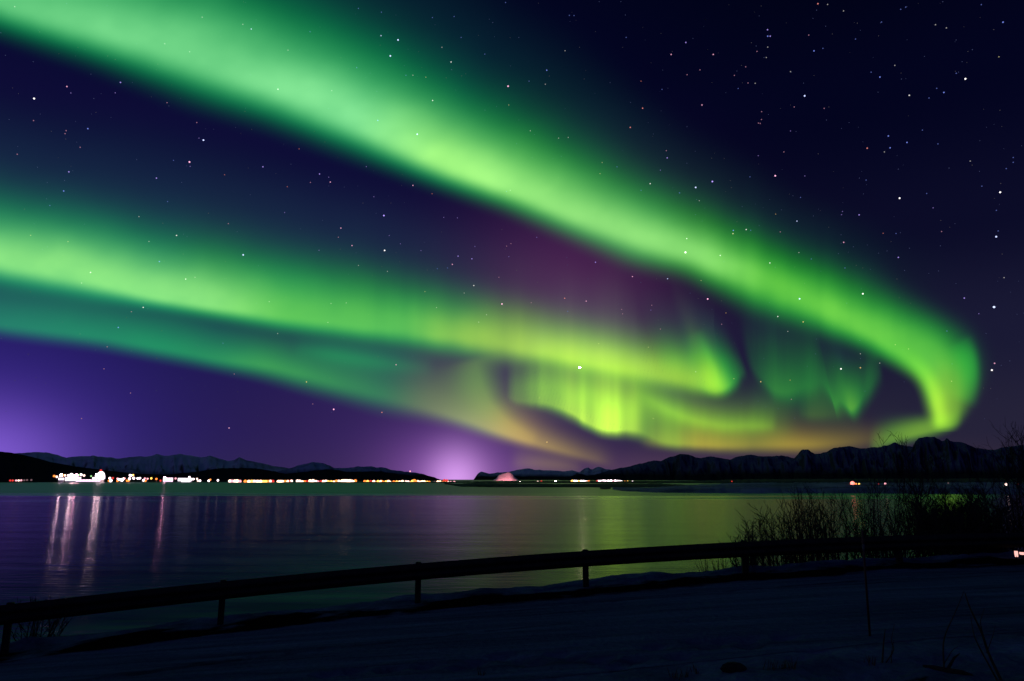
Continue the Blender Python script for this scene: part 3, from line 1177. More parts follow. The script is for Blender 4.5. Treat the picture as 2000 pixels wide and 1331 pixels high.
lamps(A([(1190, 375, 'p'), (1415, 355, 'W'), (1480, 385, 'W'), (1540, 380, 'w'), (1555, 411, 'w'), (1588, 411, 'W'), (1730, 412, 'W'), (1755, 394, 'o'), (1880, 405, 'W')], 200, 8.333, 890, 8.333),
      'beside and right of the wide lit shed', 'lamps right of the lit shed', 2450, 1.7)
C1 = [(135, 358, 'w'), (160, 359, 'p'), (202, 358, 'w'), (235, 357, 'A'), (275, 362, 'p'), (350, 362, 'o'), (400, 365, 'A'), (440, 362, 'y'), (475, 362, 'w'), (520, 364, 'A'), (565, 364, 'A'), (605, 366, 'y'), (640, 366, 'y'), (670, 365, 'o'), (700, 362, 'w'), (735, 362, 'r')]
C2 = [(812, 366, 'A'), (845, 366, 'A'), (872, 366, 'w'), (905, 365, 'o'), (945, 366, 'A'), (970, 366, 'r'), (993, 360, 'w'), (1078, 357, 'w'), (1112, 360, 'w'), (1148, 370, 'w'), (1180, 370, 'o'), (1207, 367, 'r')]
C3 = [(1255, 357, 'A'), (1295, 355, 'A'), (1335, 368, 'A'), (1360, 370, 'p'), (1403, 366, 'r'), (1440, 366, 'A'), (1475, 361, 'w'), (1510, 370, 'y'), (1550, 370, 'y'), (1588, 367, 'A', 2.0), (1620, 360, 'o'), (1655, 361, 'w'),
      (1700, 358, 'A'), (1727, 356, 'A'), (1753, 355, 'A'), (1778, 356, 'A'), (1805, 356, 'A'), (1835, 359, 'w'), (1865, 368, 'A'), (1886, 356, 'o')]
lamps(A(C1, 430, 7.143, 890, 7.143), 'in leftmost row under middle mountains', 'shore lamps under the middle mountains', 2500, 2.9)
lamps(A(C2, 430, 7.143, 890, 7.143), 'in second row under middle mountains', 'shore lamps under the middle mountains', 2500, 2.9)
lamps(A(C3, 430, 7.143, 890, 7.143), 'in third row under middle mountains', 'shore lamps under the middle mountains', 2500, 2.9)
D1 = [(160, 366, 'o'), (200, 366, 'y'), (240, 366, 'r'), (285, 367, 'A'), (345, 366, 'y'), (383, 368, 'A'), (405, 368, 'o'), (455, 370, 'y'), (490, 366, 'A'), (515, 372, 'A', 2.1), (565, 371, 'o'), (605, 371, 'y'), (645, 373, 'A'), (685, 366, 'A')]
D2 = [(735, 370, 'w'), (765, 370, 'w'), (805, 373, 'y', 2.0), (825, 362, 'y'), (852, 352, 'o'), (880, 366, 'o'), (902, 366, 'w'), (935, 376, 'A'), (962, 370, 'A'), (990, 371, 'A'), (1030, 375, 'y'), (1060, 376, 'o'), (1135, 376, 'd'),
      (1180, 372, 'A'), (1212, 373, 'A'), (1253, 376, 'o'), (1278, 376, 'y'), (1270, 350, 'r'), (1305, 353, 'r'), (1320, 376, 'w'), (1358, 378, 'p'), (1408, 376, 'p')]
lamps(A(D1, 690, 7.143, 890, 7.143), 'on the shore left of purple glow', 'shore lamps left of the glow', 2600, 2.9)
lamps(A(D2, 690, 7.143, 890, 7.143), 'at the left foot of purple glow', 'shore lamps at the glow', 2600, 2.9)
lamps([(800.9, 921.0, 'p', 1.4)], 'high on the mountain slope beside the purple glow', 'beacons', 7600)
lamps(A([(570, 481, 'r'), (612, 482, 'o'), (650, 481, 'o'), (1050, 485, 'B', 2.7), (1367, 473, 'w', 2.3), (1430, 464, 'r', 2.1), (1522, 488, 'r', 2.1), (1687, 476, 'B', 2.3)], 900, 9.09, 890, 9.09),
      'scattered on the low shore right of the pink hill', 'lamps near the pink hill', 2700, 1.9)
F1 = [(185, 537, 'y'), (215, 540, 'W'), (240, 542, 'W'), (270, 542, 'y'), (300, 541, 'W'), (330, 541, 'W'), (355, 547, 'W'), (375, 545, 'w'), (400, 545, 'o')]
F2 = [(512, 541, 'r'), (530, 542, 'W'), (560, 541, 'W'), (590, 537, 'W'), (612, 538, 'W'), (655, 537, 'W'), (690, 535, 'W'), (720, 541, 'p'), (745, 536, 'W'), (780, 541, 'W'), (805, 543, 'W'), (828, 547, 'W')]
F3 = [(868, 549, 'o'), (908, 548, 'y'), (945, 555, 'W'), (970, 551, 'W'), (990, 562, 'W'), (1010, 556, 'w'), (1055, 552, 'd'), (1087, 553, 'w'), (1140, 552, 'W'), (1175, 557, 'o'), (1220, 555, 'W'), (1245, 555, 'W'), (1283, 555, 'r'),
      (1320, 555, 'W'), (1350, 555, 'r', 1.2), (1378, 556, 'o')]
lamps(A(F1, 1090, 6.667, 860, 6.667), 'in the short row at right mountains foot', 'shore lamps under the right mountains', 2600, 2.9)
lamps(A(F2, 1090, 6.667, 860, 6.667), 'in dense row below right mountain slope', 'shore lamps under the right mountains', 2600, 2.9)
lamps(A(F3, 1090, 6.667, 860, 6.667), 'in spaced row ending at right shore', 'shore lamps under the right mountains', 2600, 2.9)
lamps([(1429.5, 940.5, 'r', 1.0), (1665, 944.5, 'R', 3.6), (1672, 945.5, 'o', 1.4), (1678, 946, 'y', 1.6), (1716, 945.5, 'r', 0.8), (1729, 945, 'p', 1.6), (1852, 944, 'd', 1.0), (1965, 946.5, 'w', 2.0), (1988, 947, 'r', 1.0)],
      'behind the thicket', 'lamps behind the thicket', 640)


# ------------------------------------------------------------------ lit buildings on the quay
def lit_hall(name, label, x0, x1, y_bot, y_top, R, glass, depth=40, curve=False, bays=6):  # glass: emissive front that stands in for floodlit walls
    a = at_range(np.array(float(x0)), np.array(float(y_bot)), np.array(float(R)))
    b = at_range(np.array(float(x1)), np.array(float(y_bot)), np.array(float(R)))
    top = at_range(np.array((x0 + x1) / 2.0), np.array(float(y_top)), np.array(float(R)))[2]
    z0 = 1.0
    L = float(np.linalg.norm((b - a)[:2]))
    root = empty(name, (float(a[0] + b[0]) / 2, float(a[1] + b[1]) / 2, z0))
    root.rotation_euler = (0, 0, math.atan2(b[1] - a[1], b[0] - a[0]))
    tag(root, label, 'building', 'lit buildings on the far quay')
    H = float(top - z0)
    zb = max(float(a[2] - z0), 0.8)
    V, F = [], []
    h = L / 2
    n = 16 if curve else 1
    if not curve:
        box(V, F, (-h, 0.6, 0), (h, depth, H))
        mesh_obj('wall', V, F, M['concrete'], root)
        V, F = [], []
        box(V, F, (-h - 0.6, -0.6, H), (h + 0.6, depth + 0.6, H + 1.0))
        mesh_obj('roof', V, F, M['roof'], root)
        for k in range(bays):
            V, F = [], []
            w = L / bays
            box(V, F, (-h + k * w + 0.04 * w, 0.1, zb), (-h + (k + 1) * w - 0.04 * w, 0.55, H - 0.5))
            mesh_obj('glow_panel', V, F, glass, root)
    else:
        # quarter-round hall rising to the left
        prof_ = [(h * math.cos(t) * 1.0 if t <= math.pi / 2 else h * math.cos(t) * 0.9, zb + (H - zb) * math.sin(t) ** 0.8) for t in np.linspace(0, math.pi * 0.72, n)]
        prof_ = prof_ + [(-h * 0.42, zb)]
        m_ = len(prof_)
        for yy in (0.6, depth):
            V += [np.array((x, yy, z)) for x, z in prof_]
        for k in range(m_):
            k2 = (k + 1) % m_
            F.append((k, k2, m_ + k2, m_ + k))
        F += [tuple(range(m_)), tuple(reversed(range(m_, 2 * m_)))]
        mesh_obj('wall', V, F, M['concrete'], root)
        V, F = [], []
        cx, czz = -h * 0.1, zb + (H - zb) * 0.40
        V += [np.array((cx + (x - cx) * 0.96, 0.2, czz + (z - czz) * 0.96)) for x, z in prof_]
        F += [tuple(range(m_))]
        V += [v + np.array((0, 0.35, 0)) for v in V[:m_]]
        F += [tuple(reversed(range(m_, 2 * m_)))]
        for k in range(m_):
            k2 = (k + 1) % m_
            F.append((k, m_ + k, m_ + k2, k2))
        mesh_obj('glow_panel', V, F, glass, root)
        V, F = [], []
        box(V, F, (-h, 0.6, 0), (h, depth, zb - 0.05))
        mesh_obj('base', V, F, M['roof'], root)
    return root


facadeW = emitter('lit_facade_white', (1.0, 0.86, 0.98), 2.6)  # fronts glow themselves in place of floodlight falling on the walls
facadeP = emitter('lit_facade_pink', (1.0, 0.66, 0.88), 2.2)
lit_hall('quay_shed', 'small brightly lit shed at the left end of the floodlit quay', 113.5, 125, 937.8, 933.4, 2400, facadeW, bays=2)
lit_hall('quay_shed', 'tall brightly lit white shed in the middle of the floodlit quay', 126.5, 158, 939.6, 932.4, 2400, facadeW, bays=5)
lit_hall('quay_shed', 'long low lit shed at the water edge of the floodlit quay', 147.5, 196, 941.0, 936.8, 2380, facadeP, bays=8)
lit_hall('quay_shed', 'lit shed at the foot of the curved lit hall', 180, 203, 936.6, 932.6, 2420, facadeW, bays=4)
lit_hall('curved_hall', 'tall curved lit hall at the right end of the floodlit quay', 186.5, 205.3, 936, 920.5, 2440, facadeW, curve=True)
lamps([(197, 919.2, 'r', 1.9)], 'on top of the curved lit hall', 'beacons', 2436)
lit_hall('lit_shed', 'lit pink white shed left of the wide lit shed', 318, 337.5, 941, 933.2, 2400, facadeP, bays=4)
lit_hall('lit_shed', 'wide lit white shed right of the pink white one', 347, 375, 940, 934, 2430, facadeW, bays=5)
lit_hall('lit_shed', 'low lit white shed at the water below the wide lit shed', 353.5, 371.5, 942.4, 938.6, 2390, facadeW, bays=3)

# two small lanterns glowing just beyond the rail at the right edge
warm = emitter('lantern_glass', (1.0, 0.50, 0.45), 1.3)
for (lx, ly, w, h, lab) in ((1986, 1082.5, 0.042, 0.13, 'small glowing lantern with split glass under the guardrail at right'),
                            (1997.5, 1081.5, 0.06, 0.055, 'low wide glowing lantern at the very right edge under the guardrail')):
    b0 = behind_rail(lx, -0.12)
    dep = b0[1] * CP + (b0[2] - 9) * SP
    c0 = at_depth(np.array(float(lx)), np.array(float(ly)), np.array(dep))
    root = empty('lantern', (float(b0[0]), float(b0[1]), float(b0[2])))
    tag(root, lab, 'lantern', 'lanterns beyond the guardrail')
    zc = float(c0[2] - b0[2])
    V, F = [], []
    tube(V, F, [(0, 0, -0.15), (0, 0, zc - h / 2 - 0.004)], [0.028, 0.022], 8)
    mesh_obj('base', V, F, M['steel'], root)
    V, F = [], []
    for sx in ((-1, 1) if h > w else (0,)):
        ww = w * (0.46 if sx else 1.0)
        tube(V, F, [(sx * w * 0.5, 0, zc - h / 2), (sx * w * 0.5, 0, zc), (sx * w * 0.5, 0, zc + h / 2)], [ww * 0.7, ww, ww * 0.9], 8)
    mesh_obj('glass', V, F, warm, root)
    V, F = [], []
    tube(V, F, [(0, 0, zc + h / 2 + 0.003), (0, 0, zc + h / 2 + 0.012), (0, 0, zc + h / 2 + 0.035)], [w * 1.15, w * 1.1, 0.01], 8)
    mesh_obj('cap', V, F, M['steel'], root)

# floodlight aimed at the small snow hill
fp = at_range(np.array(985.0), np.array(940.5), np.array(5350.0))
fl = empty('floodlight', (float(fp[0]), float(fp[1]), 2.0))
tag(fl, 'floodlight mast at the foot of the pink lit snow hill', 'floodlight')
V, F = [], []
tube(V, F, [(0, 0, -2), (0, 0, 10)], [0.4, 0.25], 6)
mesh_obj('mast', V, F, M['pole'], fl)
V, F = [], []
box(V, F, (-1.2, -0.5, 10), (1.2, 0.5, 11.2))
mesh_obj('lamp_head', V, F, M['pole'], fl)
ld = bpy.data.lights.new('floodlight_beam', 'SPOT')
ld.color = (1.0, 0.30, 0.36)
ld.energy = 3.6e7
ld.spot_size = math.radians(36)
ld.spot_blend = 0.6
ld.shadow_soft_size = 1.0
lo = bpy.data.objects.new('floodlight_beam', ld)
lo.location = (0, 0.8, 10.6)
link(lo, fl)
tgt = np.array([at_range(np.array(987.0), np.array(929.0), np.array(5900.0))]).reshape(3)
dv = tgt - (np.array(fl.location) + np.array(lo.location))
from mathutils import Vector
lo.rotation_euler = Vector(dv).to_track_quat('-Z', 'Y').to_euler()

# ------------------------------------------------------------------ aurora
H_AUR = 14000.0
R_MAX = 90000.0


def smooth1(a, w):
    if w < 1:
        return a
    k = np.hanning(2 * w + 3)
    k /= k.sum()
    p = np.concatenate([np.full(w + 1, a[0]) - 0 * a[0], a, np.full(w + 1, a[-1])])
    # extend linearly at both ends so that the run does not shrink
    p[:w + 1] = a[0] + (a[1] - a[0]) * np.arange(-(w + 1), 0)
    p[-(w + 1):] = a[-1] + (a[-1] - a[-2]) * np.arange(1, w + 2)
    return np.convolve(p, k, 'valid')


def curtain(parent, st, step=7.0, smooth=8, up=None, rays=0.0, ray_px=14.0, seed=0, tail=0.14, far=None, ends=(0.0, 0.0), lo_pow=2.0, hi_pow=1.5, loc=(0, 0, 0), hue_shift=True, ray_from=-9000):
    """One luminous sheet. Stations: x, y of its brightest line, fall-off below and above it (photo px),
    intensity, edge colour, core colour. The sheet stands upright at the range where that line lies."""
    st = [list(q) for q in st]
    arr = np.array([[q[0], q[1], q[2], q[3], q[4], *q[5], *q[6]] for q in st], float)
    L = np.concatenate([[0], np.cumsum(np.hypot(np.diff(arr[:, 0]), np.diff(arr[:, 1])))])
    u = np.arange(0, L[-1], step)
    A_ = np.stack([smooth1(np.interp(u, L, arr[:, j]), smooth) for j in range(arr.shape[1])], 1)
    cx, cyy, slo, shi, I = (A_[:, j] for j in range(5))
    I = np.maximum(I, 0)
    if ends[0]:
        I = I * sstep(0, ends[0], u)
    if ends[1]:
        I = I * sstep(0, ends[1], L[-1] - u)
    tx, ty = np.gradient(cx), np.gradient(cyy)
    tl = np.hypot(tx, ty)
    nx, ny = ty / tl, -tx / tl
    nx, ny = smooth1(nx, smooth), smooth1(ny, smooth)
    if up is not None:
        nx = np.full_like(nx, up[0])
        ny = np.full_like(ny, up[1])
    nl = np.hypot(nx, ny)
    nx, ny = nx / nl, ny / nl
    tt = np.concatenate([-np.linspace(1, 0, 22)[:-1] ** 1.2 * 2.3, np.linspace(0, 1, 46) ** 1.25 * 3.9])
    T, U = np.meshgrid(tt, u)
    lo, hi = T < 0, T >= 0
    tail = tail * sstep(1800, 1500, cx)[:, None]
    hi_pow = (hi_pow + 1.4 * sstep(1640, 1800, cx))[:, None]
    prof = np.where(lo, np.exp(-np.abs(T) ** lo_pow), (1 - tail) * np.exp(-np.abs(T) ** hi_pow) + tail * np.exp(-(np.abs(T) / 2.1) ** 1.5))
    prof = prof * np.where(lo, sstep(2.3, 1.7, np.abs(T)), sstep(3.9, 2.4, np.abs(T)))
    off = np.where(lo, T * slo[:, None], T * shi[:, None])
    X = cx[:, None] + nx[:, None] * off
    Y = cyy[:, None] + ny[:, None] * off
    I2 = I[:, None] * prof
    if rays:
        rn = fbm(X / ray_px, Y / 900.0, seed, 3) * 2.0
        rn = rn * np.clip(0.4 + 0.6 * np.abs(T), 0.4, 1)
        I2 = I2 * np.clip(1 + rays * rn * sstep(ray_from, ray_from + 250, X), 0.05, 3)
    I2 = I2 * (1 + 0.16 * fbm(X / 150.0, Y / 110.0, seed + 7, 4))
    edge, core = A_[:, 5:8], A_[:, 8:11]
    col = I2[..., None] * edge[:, None, :] + (I2 ** 3.2)[..., None] * (core - edge)[:, None, :]
    far_teal = np.where(hi, sstep(1.0, 2.6, np.abs(T)), 0)[..., None] * I2[..., None] * np.array((0.03, -0.12, 0.22)) if hue_shift else 0
    col = np.maximum(col + far_teal, 0)
    Yc = np.minimum(cyy, 900)
    d = direction(cx, Yc)
    el = np.maximum(d[:, 2] / np.hypot(d[:, 0], d[:, 1]), 0.02)
    R = np.minimum(H_AUR / el, R_MAX)
    R = smooth1(R, 3)
    if far:
        R = np.full_like(R, far)
    Pt = at_range(X, Y, np.broadcast_to(R[:, None], X.shape)) - np.array(loc)
    return grid_obj('curtain', Pt, M['aurora'], attrs={'glow': col}, parent=parent)


GE, GC = (0.00, 0.52, 0.115), (0.20, 0.74, 0.25)        # milky green
G2, G2C = (0.008, 0.54, 0.055), (0.30, 0.84, 0.17)        # bright middle
G3, G3C = (0.014, 0.50, 0.018), (0.13, 0.60, 0.035)     # clear green
Y1, Y1C = (0.19, 0.52, 0.004), (0.42, 0.74, 0.015)      # yellow green
Y2, Y2C = (0.25, 0.50, 0.010), (0.44, 0.78, 0.025)      # chartreuse
OR, ORC = (0.62, 0.46, 0.0), (0.68, 0.50, 0.01)       # orange
OY, OYC = (0.44, 0.42, 0.0), (0.48, 0.46, 0.0)       # olive yellow
TE, TEC = (0.0, 0.58, 0.07), (0.03, 0.62, 0.08)       # teal
GR, GRC = (0.29, 0.48, 0.02), (0.42, 0.50, 0.02)        # grey olive


def aurora(label):
    o = empty('aurora_band', (0, 30000, 9000))
    tag(o, label, 'aurora', 'northern lights')
    return o, (0, 30000, 9000)


a1, l1 = aurora('broad green aurora band falling from the upper left to the hook at right')
curtain(a1, [(-330, -118, 48, 128, .75, GE, GC), (-120, -45, 48, 130, .80, GE, GC), (0, -4, 47, 130, .86, GE, GC), (200, 52, 52, 128, .92, GE, GC), (400, 110, 63, 124, .97, GE, GC), (550, 168, 55, 116, 1.0, GE, GC),
             (700, 230, 51, 110, 1.03, GE, GC), (850, 308, 38, 103, 1.02, GE, G2C), (1000, 365, 35, 95, 1.0, G2, G2C), (1150, 424, 39, 80, 1.0, G2, G2C), (1250, 460, 44, 70, .98, G2, G2C),
             (1350, 490, 38, 64, .94, G3, G2C), (1500, 550, 48, 54, .92, G3, G3C), (1600, 592, 42, 55, .95, G3, G3C), (1700, 644, 32, 60, .96, G3, G3C), (1770, 690, 25, 74, .95, G3, G3C), (1816, 728, 20, 84, .90, G3, G3C),
             (1830, 768, 20, 70, .85, G3, Y1C), (1838, 800, 20, 48, .80, Y1, Y1C), (1842, 826, 18, 30, .70, Y1, Y2C), (1842, 850, 18, 18, .4, Y1, Y2C)],
        smooth=6, seed=1, rays=0.07, ray_px=30, ray_from=1200, ends=(0, 22), lo_pow=2.6, hi_pow=1.9, tail=0.075, loc=l1)
curtain(a1, [(1700, 672, 16, 26, .0, G3, G3C), (1770, 706, 16, 26, .2, Y1, Y1C), (1800, 732, 13, 24, .45, Y1, Y1C), (1818, 762, 14, 22, .6, Y2, Y1C), (1829, 795, 16, 20, .6, Y2, Y2C), (1834, 822, 15, 18, .5, Y2, Y2C), (1836, 845, 12, 14, .2, Y2, Y2C)],
        smooth=5, seed=2, ends=(10, 24), loc=l1, tail=0.05, far=88000)
curtain(a1, [(1870, 660, 30, 22, .0, G3, G3C), (1890, 690, 30, 18, .35, G3, G3C), (1898, 725, 26, 15, .40, G3, G3C), (1892, 760, 24, 18, .25, G3, G3C), (1878, 795, 22, 22, .10, G3, G3C)],
        smooth=4, seed=3, ends=(12, 24), loc=l1, tail=0.05, far=87000)
a2, l2 = aurora('short yellow green aurora tail touching the mountains under the hook')
curtain(a2, [(1690, 880, 12, 26, .0, Y1, Y1C), (1725, 862, 12, 30, .35, Y1, Y1C), (1770, 850, 12, 28, .50, Y1, Y1C), (1810, 841, 12, 24, .55, Y1, Y2C), (1850, 832, 11, 22, .35, Y1, Y2C), (1885, 815, 11, 22, .0, Y1, Y2C)],
        smooth=4, up=(0, -1), seed=4, ends=(20, 20), loc=l2, far=89000)
a3, l3 = aurora('lower green aurora band running from the left edge into the curl')
curtain(a3, [(-330, 432, 40, 92, .9, GE, GC), (-120, 478, 40, 92, .92, GE, GC), (0, 508, 38, 92, .95, GE, G2C), (200, 550, 31, 94, 1.0, GE, G2C), (300, 576, 22, 95, 1.0, GE, G2C), (400, 592, 22, 93, .95, G2, G2C), (550, 614, 25, 86, .92, G2, G3C),
             (700, 632, 27, 80, .90, G3, G3C), (800, 642, 30, 72, .86, G3, G3C), (900, 656, 32, 64, .84, G3, Y1C), (980, 668, 32, 60, .84, Y1, Y1C), (1060, 684, 26, 56, .88, Y1, Y1C), (1150, 702, 26, 52, .90, Y1, Y1C), (1250, 722, 28, 50, .86, Y1, Y1C),
             (1340, 740, 24, 44, .80, Y1, Y1C), (1395, 754, 20, 44, .76, Y1, Y1C), (1425, 750, 18, 42, .45, G3, Y1C), (1450, 735, 16, 40, .1, G3, Y1C)],
        smooth=7, seed=11, rays=0.08, ray_px=34, ray_from=500, ends=(0, 40), loc=l3, lo_pow=2.4, hi_pow=2.1, tail=0.09)
a4, l4 = aurora('upright green aurora curl at the end of the lower band')
curtain(a4, [(1325, 750, 14, 44, .0, G3, Y1C), (1360, 752, 14, 40, .10, G3, Y1C), (1388, 762, 13, 74, .50, Y1, Y1C), (1402, 764, 12, 70, .62, Y1, Y1C), (1420, 754, 13, 62, .46, G3, Y1C), (1436, 738, 13, 48, .34, G3, G3C), (1447, 725, 12, 40, .12, G3, G3C), (1460, 716, 15, 40, .0, G3, G3C)],
        smooth=3, step=4, up=(-0.36, -1), rays=0.25, ray_px=22, seed=21, ends=(8, 14), loc=l4, far=86000, tail=0.1)
curtain(a4, [(1280, 712, 18, 50, .0, G3, G3C), (1310, 700, 30, 44, .22, G3, Y1C), (1335, 700, 28, 42, .20, G3, Y1C), (1375, 690, 30, 36, .20, G3, G3C), (1415, 700, 30, 36, .14, G3, G3C), (1445, 705, 20, 30, .0, G3, G3C)],
        smooth=4, step=4, up=(-0.3, -1), rays=0.2, ray_px=30, seed=23, ends=(8, 14), loc=l4, far=85000, tail=0.1)
curtain(a4, [(1408, 772, 10, 14, .0, Y1, Y1C), (1403, 750, 11, 18, .30, Y1, Y1C), (1393, 720, 11, 20, .34, Y1, Y1C), (1379, 690, 12, 20, .26, G3, Y1C), (1366, 660, 12, 18, .12, G3, G3C), (1358, 640, 12, 18, .0, G3, G3C)],
        smooth=3, step=4, seed=24, ends=(10, 16), loc=l4, far=84800, tail=0.05)
a5, l5 = aurora('faint wide teal aurora arc below the lower band ending in orange')
curtain(a5, [(-330, 590, 14, 62, .26, TE, TEC), (-120, 612, 14, 62, .28, TE, TEC), (0, 632, 18, 66, .36, TE, TEC), (200, 656, 18, 62, .40, TE, TEC), (330, 680, 18, 54, .46, TE, TEC), (420, 698, 17, 48, .44, TE, G3C), (520, 712, 20, 42, .60, G3, G3C),
             (600, 732, 22, 46, .55, G3, G3C), (680, 754, 22, 54, .44, G3, G3C), (760, 774, 24, 64, .34, G3, G3C), (830, 792, 20, 70, .36, GR, GRC), (900, 814, 16, 66, .50, GR, GRC), (960, 836, 14, 52, .62, GR, ORC),
             (1010, 853, 12, 36, .62, OR, ORC), (1060, 868, 11, 26, .48, OR, ORC), (1110, 882, 10, 22, .28, OR, ORC), (1170, 898, 10, 20, .12, OR, ORC), (1220, 910, 10, 18, .0, OR, ORC)],
        smooth=7, up=None, seed=31, ends=(0, 60), loc=l5, tail=0.12, hue_shift=False)
curtain(a5, [(560, 676, 18, 22, .0, TE, TEC), (650, 692, 20, 24, .22, TE, TEC), (720, 704, 20, 24, .20, TE, TEC), (800, 715, 18, 24, .10, TE, TEC), (860, 722, 16, 22, .0, TE, TEC)],
        smooth=6, seed=33, ends=(30, 30), loc=l5, far=72000)
curtain(a5, [(925, 690, 40, 34, .0, GR, GRC), (930, 715, 44, 30, .26, Y1, Y1C), (938, 750, 46, 26, .30, Y1, GRC), (956, 790, 42, 20, .30, GR, GRC), (990, 825, 30, 16, .26, OR, ORC), (1030, 850, 22, 14, .15, OR, ORC), (1060, 862, 18, 12, .0, OR, ORC)],
        smooth=5, step=4, seed=35, ends=(20, 24), loc=l5, far=83000, tail=0.05)
curtain(a5, [(985, 905, 16, 20, .0, OR, ORC), (1030, 902, 18, 22, .16, OR, ORC), (1090, 908, 16, 20, .14, OR, ORC), (1150, 914, 14, 18, .0, OR, ORC)], smooth=5, up=(0, -1), seed=36, ends=(30, 30), loc=l5, far=84500)
a6, l6 = aurora('bright yellow green aurora curtain with ragged foot below the lower band')
curtain(a6, [(985, 770, 8, 40, .0, Y1, Y1C), (1014, 782, 10, 46, .26, Y1, Y2C), (1063, 784, 12, 64, .58, Y1, Y2C), (1098, 796, 13, 78, .80, Y1, Y2C), (1118, 806, 13, 82, 1.02, Y2, Y2C), (1136, 816, 13, 82, .90, Y1, Y2C), (1152, 826, 12, 82, .82, Y1, Y2C),
             (1172, 835, 12, 88, 1.05, Y2, Y2C), (1195, 838, 12, 92, 1.10, Y2, Y2C), (1222, 838, 12, 90, 1.05, Y2, Y2C), (1243, 838, 14, 80, .82, Y2, Y2C), (1262, 846, 14, 64, .50, Y1, Y2C), (1285, 858, 11, 44, .44, Y1, Y2C), (1320, 864, 11, 40, .40, Y1, Y2C), (1370, 868, 10, 34, .30, OR, ORC), (1420, 871, 10, 26, .18, OR, ORC), (1480, 873, 10, 24, .0, OR, ORC)],
        smooth=2, step=4, up=(-0.02, -1), rays=0.28, ray_px=20, seed=41, ends=(12, 30), loc=l6, tail=0.16)
curtain(a6, [(1090, 770, 26, 26, .0, Y2, Y2C), (1118, 778, 28, 24, .28, Y2, Y2C), (1150, 784, 28, 26, .12, Y2, Y2C), (1180, 800, 30, 30, .30, Y2, Y2C), (1215, 808, 30, 30, .32, Y2, Y2C), (1240, 800, 28, 28, .16, Y2, Y2C), (1262, 790, 24, 24, .0, Y2, Y2C)],
        smooth=3, step=4, up=(0, -1), rays=0.2, ray_px=16, seed=43, ends=(8, 10), loc=l6, far=88500, tail=0.05)
curtain(a6, [(985, 760, 30, 40, .0, Y1, Y1C), (1030, 750, 34, 46, .30, Y1, Y1C), (1100, 756, 38, 52, .46, Y1, Y2C), (1180, 774, 42, 56, .50, Y1, Y2C), (1260, 792, 42, 56, .46, Y1, Y2C), (1330, 816, 38, 50, .36, Y1, Y1C),
             (1420, 834, 30, 46, .26, Y1, Y1C), (1500, 836, 26, 46, .18, Y1, Y1C), (1580, 838, 22, 40, .0, Y1, Y1C)], smooth=6, up=(0, -1), seed=45, ends=(20, 60), loc=l6, far=82500, tail=0.05)
a7, l7 = aurora('dull orange aurora glow lying along the mountains right of the bright curtain')
curtain(a7, [(1240, 860, 11, 26, .0, OY, OYC), (1300, 864, 11, 30, .34, OY, OYC), (1380, 867, 12, 30, .40, OY, OYC), (1460, 868, 13, 28, .40, OY, OYC), (1540, 868, 14, 25, .46, OR, ORC), (1590, 868, 15, 24, .36, OR, ORC), (1640, 864, 16, 24, .22, OR, ORC), (1700, 858, 16, 26, .10, OR, ORC), (1750, 855, 16, 26, .0, OR, ORC)],
        smooth=6, up=(0, -1), seed=51, ends=(30, 40), loc=l7, far=89500, hue_shift=False)
a8, l8 = aurora('thin green aurora streak between the bright curtain and the orange glow')
curtain(a8, [(1230, 760, 20, 22, .0, Y1, Y1C), (1270, 782, 20, 22, .40, Y1, Y1C), (1310, 803, 18, 22, .46, Y1, Y1C), (1360, 822, 16, 20, .42, Y1, Y1C), (1420, 832, 14, 20, .38, Y1, Y1C), (1470, 830, 14, 22, .40, Y1, Y1C), (1495, 832, 12, 22, .36, Y1, Y1C), (1525, 830, 12, 20, .0, Y1, Y1C)],
        smooth=5, step=5, up=(0.05, -1), rays=0.15, seed=61, ends=(20, 20), loc=l8, far=85500, tail=0.1)
curtain(a8, [(1450, 800, 30, 40, .0, G3, G3C), (1500, 790, 36, 50, .07, G3, G3C), (1570, 780, 40, 56, .09, G3, G3C), (1640, 790, 40, 50, .08, G3, G3C), (1700, 800, 34, 40, .0, G3, G3C)],
        smooth=6, step=6, up=(0, -1), seed=63, ends=(30, 30), loc=l8, far=82000, tail=0.05)
a9, l9 = aurora('faint green aurora drapery with drooping rays inside the big hook')
curtain(a9, [(1448, 690, 24, 40, .0, G3, G3C), (1480, 728, 26, 56, .12, G3, G3C), (1508, 758, 22, 70, .30, G3, Y1C), (1530, 766, 19, 76, .36, G3, Y1C), (1552, 760, 20, 74, .30, G3, Y1C), (1580, 748, 26, 70, .24, G3, G3C), (1606, 744, 30, 62, .22, G3, G3C), (1620, 762, 24, 62, .26, G3, G3C),
             (1629, 790, 18, 66, 0.30, G3, Y1C), (1638, 776, 20, 60, .26, G3, Y1C), (1650, 786, 18, 60, .36, G3, Y1C), (1662, 800, 15, 60, .56, G3, Y1C), (1673, 790, 17, 54, .46, G3, Y1C), (1688, 766, 20, 48, .24, G3, G3C), (1706, 736, 22, 40, .13, G3, G3C), (1726, 708, 22, 30, .0, G3, G3C)],
        smooth=3, step=4, up=(-0.22, -1), rays=0.26, ray_px=24, seed=71, ends=(44, 20), loc=l9, far=84000, tail=0.12)
curtain(a9, [(1555, 806, 14, 30, .0, G3, G3C), (1585, 808, 14, 34, .12, Y1, Y1C), (1640, 806, 14, 30, .05, Y1, Y1C), (1680, 800, 14, 26, .0, Y1, Y1C)], smooth=3, step=4, up=(0, -1), rays=0.25, ray_px=24, seed=73, ends=(10, 10), loc=l9, far=83500)

